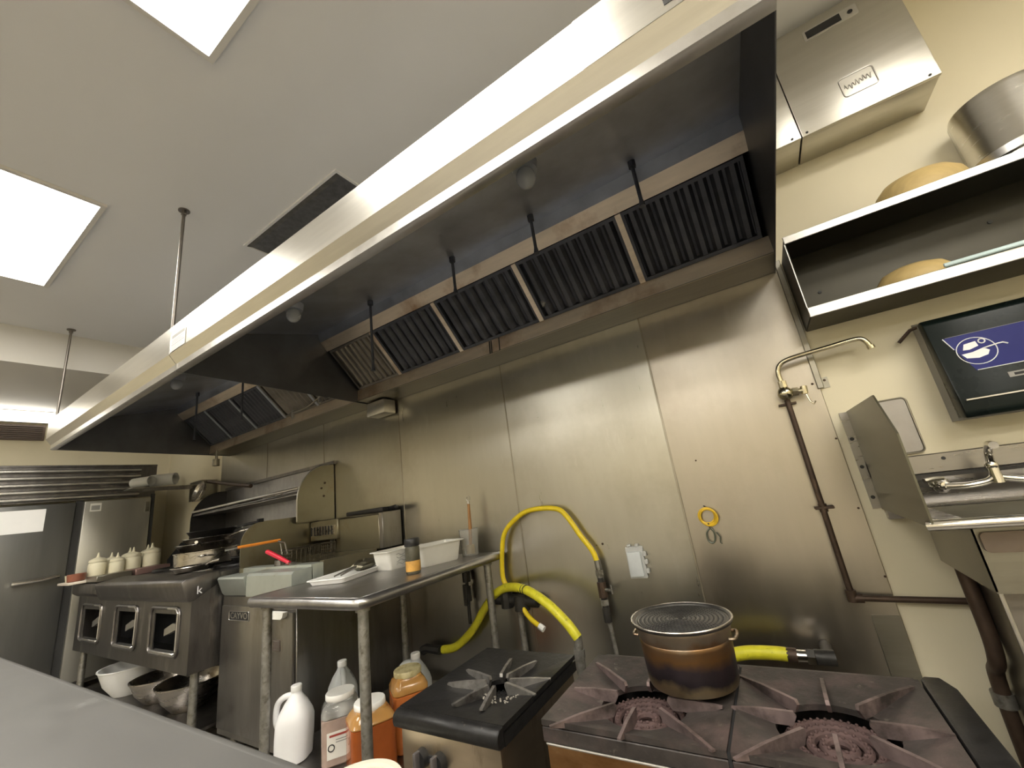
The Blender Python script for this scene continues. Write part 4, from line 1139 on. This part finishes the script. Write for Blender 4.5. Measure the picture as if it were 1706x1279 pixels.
text('plate_lettering', 'CAYVO', .047, steel_edge, d1, (-2.88, FY0 - .0097, .736), .0008, sx=1.25)
bd = MB().prism(rounded_rect(-2.510, -2.435, .575, .630, .005), 'y', FY0 - .0085, FY0 - .0062).build('small_badge', M('badge_bronze', (.17, .14, .13), .4, .7), d2)
MB().tube([(x, FY0 - .0087, z) for x, z in rounded_rect(-2.500, -2.445, .582, .623, .004)], .0018, 5, closed=True).build('badge_rim', steel_fryer, d2)
# top: rolled front ledge, stepped enamel deck, oil well
MB().prism([(FY0 - .035, .945), (FY0 - .03, .955), (FY0 - .015, .958), (FY0 + .09, .958), (FY0 + .09, .86), (FY0 + .01, .842), (FY0 - .005, .86)], 'x', -3.11, -2.79).build('front_ledge', steel_fryer_top, fy)
MB().prism([(FY0 - .02, .845), (FY0 - .02, .955), (FY0 - .005, .968), (FY0 + .10, .972), (FY0 + .10, .845)], 'x', -2.785, FX1).build('front_block', steel_fryer_top, fy)
MB().box((-3.10, FY0 + .09, .845), (FX1, FY0 + .17, .985), .006, 2).build('deck_step', steel_fryer_top, fy)
MB().box((-3.10, FY0 + .17, .845), (-3.06, 1.90, .99)).box((FX1 - .04, FY0 + .17, .845), (FX1, 1.90, .99)).box((-3.06, 1.86, .845), (FX1 - .04, 1.90, .99)).build('well_wall', steel_guard, fy)
MB().box((-3.06, FY0 + .17, .86), (FX1 - .04, 1.86, .945)).build('frying_oil', M('dark_frying_oil', (.05, .028, .010), .12, 0, .1, 4, rvar=.03), fy)
# side guard with rounded front-top corner
gpts = [(1.42, .955), (1.42, 1.13)] + [(1.42 + .14 - .14 * math.cos(a), 1.13 + .135 * math.sin(a)) for a in [math.pi / 2 * k / 8 for k in range(1, 9)]] + [(2.07, 1.270), (2.07, .955)]
sg = MB().prism(gpts, 'x', -3.064, -3.058).build('side_guard', steel_guard, fy)
MB().box((-3.070, 1.52, 1.262), (-3.050, 1.56, 1.285), .003, 1).build('guard_clip', soot, sg)
# flue box at the back
fl = MB().box((-2.72, 1.915, .985), (-2.30, 2.078, 1.205), .004, 1).build('flue_box', steel_guard, fy)
MB().box((-2.30, 1.915, .985), (-2.262, 2.078, 1.215), .003, 1).build('flue_side', steel_fryer, fl)
MB().box((-3.05, 1.90, 1.075), (-2.72, 2.07, 1.215), .004, 1).build('flue_hood', steel_guard, fy)
ba = MB().box((-3.02, 1.885, 1.11), (-2.74, 1.90, 1.175)).build('flue_grille', steel_pan, fy)
for k in range(8):
    MB().box((-3.01 + .034 * k, 1.878, 1.112), (-3.004 + .034 * k, 1.886, 1.173)).build('grille_bar', black_pipe, ba)
for x in (FX0 + .06, FX1 - .06):
    for y in (FY0 + .08, 2.0):
        MB().cyl((x, y, 0), (x, y, .10), .02, n=12).build('leg', zinc, fy)
bp_ = MB().lathe((-2.47, 2.0, 1.207), [(0, 0), (.06, 0), (.075, .018), (.077, .022), (.073, .022), (.058, .004), (0, .004)], 28)
tt = thing('sheet_pan', 'flat black pan lying on the fryer flue box', 'pan', (-2.45, 2.0, 1.217))
bp_.bm.free()
MB().box((-2.66, 1.925, 1.2165), (-2.27, 2.07, 1.246), .008, 2).build('pan', blackpan, tt)
MB().tube([(-2.28, 1.99, 1.232), (-2.215, 1.99, 1.240)], .012, 8).build('handle', blackpan, tt)

# fry baskets with long handles
def basket(x, grip, label):
    t = thing('fry_basket', label, 'fry basket', (x, 1.7, .95))
    x0, x1, y0, y1, z0, z1 = x - .085, x + .085, 1.545, 1.85, .955, 1.06
    wire = M('basket_wire', (.13, .115, .09), .45, .8, .2, 20) if 'basket_wire' not in bpy.data.materials else bpy.data.materials['basket_wire']
    MB().tube([(x0, y0, z1), (x1, y0, z1), (x1, y1, z1), (x0, y1, z1)], .004, 6, closed=True).build('top_rim', wire, t)
    mb = MB()
    for k in range(11):
        y = y0 + (y1 - y0) * k / 10
        mb.tube([(x0, y, z1), (x0 + .01, y, z0), (x1 - .01, y, z0), (x1, y, z1)], .0016, 5)
    for k in range(7):
        xx = x0 + .01 + (x1 - x0 - .02) * k / 6
        mb.tube([(xx, y0, z1), (xx, y0 + .005, z0), (xx, y1 - .005, z0), (xx, y1, z1)], .0016, 5)
    for k in range(1, 5):
        z = z0 + (z1 - z0) * k / 5
        mb.tube([(x0 + .005, y0, z), (x1 - .005, y0, z), (x1 - .005, y1, z), (x0 + .005, y1, z)], .0016, 5, closed=True)
    mb.build('mesh', wire, t, kind='stuff')
    for s_ in (-.03, .03):
        MB().tube([(x + s_, y0, z1 - .02), (x + s_ * .8, y0 - .015, z1 + .05), (x + s_ * .3, y0 - .05, 1.128)], .0045, 6).build('handle_arm', steel_pan, t)
    MB().tube([(x, y0 - .03, 1.130), (x, y0 - .28, 1.126)], .0085, 10).build('grip', grip, t)
    MB().tube([(x, y0 - .28, 1.126), (x, y0 - .345, 1.122)], .005, 8).build('handle_tip', steel_edge, t)
    return t
basket(-2.76, orange, 'fry basket with a long orange-coated handle')
sc_ = thing('scraper', 'scraper with a red plastic grip lying on the fryer front deck', 'scraper', (-2.62, 1.45, .99))
MB().tube([(-2.735, 1.42, 1.075), (-2.715, 1.425, 1.068), (-2.62, 1.44, 1.030), (-2.54, 1.45, .998)], [.012, .014, .0125, .011], 10).build('grip', red, sc_)
MB().sheet([(-2.545, 1.435, .999), (-2.49, 1.44, .988), (-2.48, 1.49, .988), (-2.535, 1.47, .999)], .002).build('blade', steel_edge, sc_)
MB().lathe((-2.68, 1.47, .986), [(0, 0), (.03, 0), (.028, .03), (.012, .042), (0, .043)], 20).build('head', steel_dark, sc_)

# ------------------------------------------------------------------ wok range with three windowed chambers
wr = thing('wok_range', 'long steel wok range with three rounded front openings', 'range', (-4.2, 1.6, 0))
WX0, WX1, WY0 = -5.33, -3.145, 1.20
holes = [(-5.14, -4.76), (-4.345, -4.02), (-3.675, -3.345)]
HZ0, HZ1 = .555, .775
segs = [WX0] + [v_ for h in holes for v_ in h] + [WX1]
fb = MB()
for a, b in zip(segs[0::2], segs[1::2]):
    fb.box((a, WY0, .455), (b, WY0 + .006, .885))
for a, b in holes:
    fb.box((a, WY0, .455), (b, WY0 + .006, HZ0)).box((a, WY0, HZ1), (b, WY0 + .006, .885))
fb.build('front_panel', steel_dark, wr)
for a, b in holes:
    fr = MB().tube([(x, WY0 - .003, z) for x, z in rounded_rect(a - .055, b + .055, HZ0 - .015, HZ1 + .035, .04)], .010, 8, closed=True).build('opening_frame', steel_dark, wr)
    MB().tube([(b + .050, WY0 - .010, HZ0 + .02), (b + .052, WY0 - .010, HZ1 + .01), (b + .02, WY0 - .010, HZ1 + .032), (b - .1, WY0 - .010, HZ1 + .034)], .006, 6).build('frame_highlight_edge', steel_edge, fr)
    MB().box((a - .03, WY0 - .010, HZ0 - .012), (b + .0, WY0 + .03, HZ0 + .004), .004, 1).build('sill', steel_edge, fr)
    MB().prism([(b - .20, .640), (b + .0, .690), (b + .0, .716), (b - .08, .718), (b - .20, .680)], 'y', WY0 + .012, WY0 + .05).build('burner_lever', steel_edge, wr)
MB().box((WX0, WY0 + .006, .455), (WX0 + .006, 2.05, .97)).build('end_panel', steel_dark, wr)
MB().box((WX1 - .006, WY0 + .006, .455), (WX1, 2.05, .97)).build('end_panel', steel_dark, wr)
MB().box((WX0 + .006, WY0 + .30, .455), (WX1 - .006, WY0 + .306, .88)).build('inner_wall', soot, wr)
MB().box((WX0 + .006, WY0 + .006, .455), (WX1 - .006, 2.05, .461)).build('bottom_panel', steel_dark, wr)
MB().box((WX0, 2.044, .455), (WX1, 2.05, 1.10)).build('back_panel', steel_dark, wr)
# nose that overhangs the front, and the deck with its wok rings
MB().prism([(1.138, .968), (1.142, .945), (1.165, .875), (1.185, .848), (1.21, .850), (1.345, .925), (1.345, .995), (1.30, .998), (1.16, .982)], 'x', -4.72, WX1 + .004, .006, 2).build('front_nose', steel_dark, wr)
MB().prism([(1.150, .975), (1.152, .900), (1.19, .872), (1.345, .90), (1.345, .985)], 'x', WX0 - .01, -4.75, .006, 2).build('side_nose', steel_dark, wr)
text('chalk_mark', 'k', .065, white_print, wr, (WX1 + .0055, 1.235, .905), .0004, rot=(math.pi / 2, 0, math.pi / 2), sx=1.0)
MB().box((WX0, 1.345, .97), (WX1, 2.05, .985)).build('deck', steel_dark, wr)
for x in (-4.55, -3.95, -3.45):
    MB().ring((x, 1.66, .993), .20, .016, (0, 0, 1), 36, 8).build('wok_ring', iron, wr)
for x in (WX0 + .06, WX1 - .05):
    for y in (WY0 + .06, 1.98):
        MB().cyl((x, y, 0), (x, y, .455), .022, n=14).build('leg', zinc, wr)
MB().box((WX0 + .03, WY0 + .05, .13), (WX1 - .03, 1.99, .145)).build('undershelf', steel_dark, wr)

# back rack over the wok range, with curved end plates
rk = thing('plate_rack', 'steel back rack with curved end plates above the wok range', 'rack', (-3.9, 1.93, .99))
def curved_end(x, name, mat, zb=.99):
    pts = [(2.082, zb), (2.082, 1.645), (2.04, 1.645)]
    for k in range(0, 13):
        a = math.pi / 2 + math.pi / 2 * k / 12
        pts.append((2.04 + .265 * math.cos(a), 1.375 + .270 * math.sin(a)))
    pts += [(1.775, zb)]
    return MB().prism(pts, 'x', x - .003, x + .003).build(name, mat, rk)
ce = curved_end(-3.02, 'end_plate', steel_guard, 1.22)
curved_end(-4.80, 'end_plate', blackpan)
MB().tube([(-3.02, 2.04 + .265 * math.cos(math.pi / 2 + math.pi / 2 * k / 12), 1.375 + .27 * math.sin(math.pi / 2 + math.pi / 2 * k / 12)) for k in range(13)] + [(-3.02, 1.775, 1.23)], .005, 6).build('plate_edge', steel_edge, ce)
for y, z in ((1.97, 1.46), (2.0, 1.50), (1.99, 1.40)):
    MB().cyl((-3.018, y, z), (-3.012, y, z), .008, n=10).build('rivet', rust_pipe, ce)
MB().box((-4.80, 2.060, 1.645), (-2.985, 2.088, 1.672)).build('top_angle', steel_dark, rk)
MB().tube([(-4.80, 1.79, 1.462), (-3.02, 1.79, 1.472)], .012, 10).build('front_rail', steel_edge, rk)
MB().tube([(-4.80, 1.80, 1.435), (-3.02, 1.80, 1.445)], .008, 8).build('lower_rail', steel_dark, rk)
MB().box((-4.80, 1.79, 1.425), (-3.02, 2.082, 1.430)).build('rack_shelf', steel_fryer, rk)
MB().box((-4.80, 2.078, .99), (-3.02, 2.084, 1.645)).build('back_sheet', steel_table, rk)
for x in (-4.58, -4.45):
    MB().cyl((x, 2.068, 1.27), (x, 2.079, 1.27), .014, n=12).build('hole_plug', paper, rk)
MB().tube([(-5.05, 2.0, 1.78), (-4.6, 1.98, 1.70), (-4.1, 1.97, 1.615)], .018, 8).build('brace_bar', rust_pipe, rk)

def fry_pan(name, label, c, R, h, mat, hang, hl=.2, tilt=0, hmat=None, cat='pan', group=None):
    t = thing(name, label, cat, c, group)
    mb = MB().lathe((0, 0, 0), [(0, 0), (R * .78, 0), (R * .84, .004), (R, h), (R + .005, h + .002), (R + .003, h + .005), (R - .003, h + .002), (R * .81, .008), (0, .006)], 40)
    mb.rot(tilt, 'x').move(c)
    mb.build('body', mat, t)
    if hl:
        d = Vector((math.cos(hang), math.sin(hang), 0))
        p0 = Vector(c) + d * (R - .01) + Vector((0, 0, h * .8)); p1 = p0 + d * hl * .4 + Vector((0, 0, .018)); p2 = p0 + d * hl + Vector((0, 0, .028))
        MB().tube(smooth_path([p0, p1, p2], 4), [.008] * 4 + [.011] * 5, 10).build('handle', hmat or mat, t)
    return t
zt = 1.010
stp = thing('stew_pot', 'wide low steel stew pot carrying the pan stack on the wok range', 'pot', (-3.95, 1.60, zt))
MB().lathe((-3.95, 1.60, zt), [(0, 0), (.20, 0), (.215, .006), (.218, .10), (.224, .103), (.224, .108), (.214, .108), (.21, .01), (0, .008)], 48).build('body', steel_pan, stp)
MB().tube(smooth_path([(-3.76, 1.48, zt + .07), (-3.71, 1.44, zt + .075), (-3.68, 1.47, zt + .075), (-3.735, 1.54, zt + .07)], 4), .007, 8).build('loop_handle', steel_pan, stp)
fry_pan('frying_pan', 'steel frying pan resting on the wide stew pot', (-3.97, 1.59, zt + .109), .195, .05, steel_pan, -.55, .18)
fry_pan('frying_pan', 'second steel frying pan nested in the pan stack', (-3.95, 1.60, zt + .166), .175, .034, steel_pan, .6, .16)
fry_pan('frying_pan', 'dark blackened skillet topmost in the pan stack', (-3.93, 1.61, zt + .206), .165, .045, blackpan, .9, .20)
fry_pan('frying_pan', 'black-handled skillet on the wok range deck beside the fryer guard', (-3.36, 1.64, zt + .001), .13, .035, blackpan, .35, .16, hmat=black)
fry_pan('frying_pan', 'shallow steel skillet at the front of the wok range', (-3.56, 1.36, zt - .009), .13, .03, steel_pan, .15, .16)
fry_pan('frying_pan', 'small steel pan lying on the rack shelf', (-3.98, 1.92, 1.431), .10, .045, steel_pan, .5, .2)
fry_pan('frying_pan', 'round steel pan hung at the wall corner by the curved plate', (-4.93, 1.90, 1.66), .10, .03, steel_pan, 1.2, 0, tilt=1.25)

# condiment ledge on the range's far end with squeeze bottles
lg_ = thing('condiment_ledge', 'white cutting board ledge across the far end of the wok range', 'ledge', (-5.2, 1.36, .985))
MB().box((-5.37, 1.06, .985), (-5.06, 1.69, 1.005), .004, 1).build('board', M('ledge_board', (.62, .56, .48), .5, 0, .1, 10), lg_)
MB().box((-5.04, 1.16, .985), (-4.78, 1.38, 1.03), .004, 1).build('inset_pan', steel_shelf, lg_)
MB().box((-5.04, 1.40, .985), (-4.78, 1.64, 1.035), .004, 1).build('inset_pan', M('rosy_pan', (.34, .22, .20), .4, .8), lg_)
MB().prism([(1.70, .985), (1.70, 1.06), (1.80, 1.20), (2.04, 1.22), (2.04, .985)], 'x', -5.04, -5.03).build('splash_panel', soot, lg_)
cream_p = M('cream_squeeze_plastic', (.72, .68, .52), .45, 0, .05, 12)
sb0 = thing('squeeze_bottle', 'cream squeeze bottle with pointed nozzle on the white ledge', 'bottle', (0, 0, 0), 'squeeze bottles on the ledge')
MB().lathe((0, 0, 0), [(0, 0), (.054, 0), (.058, .005), (.060, .105), (.056, .122), (.046, .130), (0, .130)], 24).build('body', cream_p, sb0)
MB().lathe((0, 0, .128), [(.056, 0), (.058, .004), (.056, .020), (.040, .030), (.016, .038), (.010, .050), (.004, .080), (0, .080)], 24).build('nozzle_cap', cream_p, sb0)
first = True
for x, y, s_ in ((-5.20, 1.255, 1.0), (-5.28, 1.365, .92), (-5.14, 1.37, .88), (-5.17, 1.485, 1.02), (-5.31, 1.50, 1.02), (-5.16, 1.618, 1.1), (-5.30, 1.63, 1.05)):
    if first:
        sb0.location = (x, y, 1.006); sb0.scale = (s_, s_, s_); first = False
    else:
        dup(sb0, (x, y, 1.006), random.uniform(0, 3), None, (s_, s_, s_))
tag(MB().lathe((-5.17, 1.128, 1.006), [(0, 0), (.05, 0), (.055, .004), (.060, .055), (.055, .06), (0, .058)], 24).build('sauce_tub', pink_red, None, (-5.17, 1.128, 1.006)), 'small red sauce tub at the near end of the white ledge', 'tub')
tag(MB().lathe((-5.28, 1.13, 1.006), [(0, 0), (.042, 0), (.05, .05), (.052, .052), (.048, .052), (.04, .006), (0, .005)], 24).build('sauce_cup', cream_p, None, (-5.28, 1.13, 1.006)), 'small cream cup beside the red sauce tub', 'cup')

# under the wok range
def mixing_bowl(c, R, h, mat, label, nm='mixing_bowl'):
    return tag(MB().lathe(c, [(0, 0), (R * .5, 0), (R * .8, h * .45), (R * .97, h), (R, h), (R, h + .008), (R * .95, h + .006), (R * .77, h * .5), (0, .01)], 40).build(nm, mat, None, c), label, 'bowl')
mixing_bowl((-4.62, 1.40, .146), .21, .19, white_plastic, 'wide white plastic tub under the wok range')
mixing_bowl((-4.10, 1.42, .146), .19, .15, steel_pan, 'steel mixing bowl under the middle of the wok range')
mixing_bowl((-3.66, 1.43, .146), .20, .16, steel_pan, 'steel mixing bowl beside the wok range end leg')

# ------------------------------------------------------------------ refrigerator at the far end
rf = thing('refrigerator', 'two-door steel reach-in refrigerator with louvred top at the far end', 'refrigerator', (-6.0, 1.0, 0))
RFX = -5.60
MB().box((-6.39, .10, .12), (RFX - .04, 1.74, 1.70), .006, 1).build('cabinet', door_paint, rf)
dA = MB().box((RFX - .04, .14, .16), (RFX, 1.150, 1.695), .010, 2).build('door', door_paint, rf)
dB = MB().box((RFX - .04, 1.205, .16), (RFX + .01, 1.705, 1.70), .008, 2).build('door', door_pale, rf)
MB().box((RFX - .045, 1.150, .14), (RFX - .02, 1.205, 1.71)).build('door_gap', gasket, rf)
MB().box((RFX - .04, 1.712, .14), (RFX - .01, 1.74, 1.74)).build('side_trim', gasket, rf)
nt2 = MB().box((RFX + .0005, .35, 1.462), (RFX + .003, .965, 1.655), .001, 1).build('white_sheet', sheet_white, dA)
nt2['label'] = 'large blank white sheet'
MB().tube([(RFX + .040, .83, 1.055), (RFX + .055, 1.0, 1.056), (RFX + .045, 1.10, 1.06)], .019, 10).build('handle', chrome, dA)
MB().box((RFX, 1.085, 1.04), (RFX + .035, 1.105, 1.075)).build('handle_mount', steel_dark, dA)
sk1 = MB().box((RFX + .0105, 1.245, 1.60), (RFX + .0125, 1.325, 1.675)).build('sticker', paper, dB)
MB().box((RFX + .0125, 1.255, 1.612), (RFX + .0135, 1.315, 1.655)).build('sticker_print', pale_print, dB)
MB().box((RFX + .0105, 1.66, 1.56), (RFX + .018, 1.69, 1.66)).build('hinge', steel_shelf, dB)
MB().box((RFX - .06, .10, 1.715), (RFX - .03, 1.74, 2.03)).build('louvre_backing', steel_dark, rf)
for k in range(5):
    z = 1.725 + k * .062
    MB().prism([(RFX - .03, z), (RFX + .012, z + .012), (RFX + .012, z + .026), (RFX - .03, z + .040)], 'y', .10, 1.60).build('louvre', steel_edge, rf)
MB().box((-6.39, .10, 2.03), (RFX - .02, 1.74, 2.05), .004, 1).build('top_cap', steel_dark, rf)
for x in (-6.3, -5.72):
    for y in (.2, 1.64):
        MB().cyl((x, y, 0), (x, y, .12), .03, n=12).build('leg', black, rf)

# little shelf at the corner with rolled papers
ps = thing('bracket_shelf', 'small steel bracket shelf over the condiment ledge', 'shelf', (-5.2, 1.6, 1.74))
MB().box((-5.30, 1.40, 1.745), (-5.08, 1.96, 1.757), .003, 1).build('plate', steel_shelf, ps)
MB().box((-5.09, 1.48, 1.715), (-5.078, 1.98, 1.745)).build('edge_bar', steel_dark, ps)
MB().box((-5.32, 1.94, 1.60), (-5.06, 2.088, 1.80)).build('bracket_box', steel_shelf, ps)
def paper_roll(c, r, l, ang, label):
    d = Vector((math.cos(ang), math.sin(ang), .0))
    c = Vector(c)
    t = MB()
    pts = []
    n = 28
    u = Vector((-d.y, d.x, 0)); v_ = Vector((0, 0, 1))
    prev = None
    for k in range(n + 1):
        a = 2 * math.pi * 1.25 * k / n
        rr = r * (1 - .25 * k / n)
        o = (u * math.cos(a) + v_ * math.sin(a)) * rr
        row = (t.bm.verts.new(c - d * l / 2 + o), t.bm.verts.new(c + d * l / 2 + o))
        if prev:
            t.bm.faces.new([prev[0], row[0], row[1], prev[1]])
        prev = row
    bmesh.ops.solidify(t.bm, geom=list(t.bm.faces), thickness=.003)
    return tag(t.build('paper_roll', paper, None, tuple(c - Vector((0, 0, r)))), label, 'paper')
paper_roll((-5.18, 1.50, 1.812), .052, .19, .45, 'loosely rolled white paper on the bracket shelf near its tip')
paper_roll((-5.17, 1.66, 1.825), .065, .21, .75, 'fatter white paper roll on the bracket shelf near the hood')

# ------------------------------------------------------------------ island counter in the foreground
ic = thing('island_counter', 'long grey steel island counter with a rounded edge', 'counter', (-1.0, -.05, 0))
MB().box((-3.6, -.45, .872), (1.5, .366, .900), .004, 1).build('worktop', steel_island, ic)
MB().tube([(-3.6, .362, .882), (1.5, .362, .882)], .0185, 14).build('rolled_edge', steel_island, ic)
MB().box((-3.5, -.40, .25), (1.4, .30, .27), .004, 1).build('undershelf', steel_dark, ic)
for x in (-3.45, -1.0, 1.35):
    for y in (-.36, .27):
        MB().cyl((x, y, 0), (x, y, .872), .02, n=14).build('leg', zinc, ic)
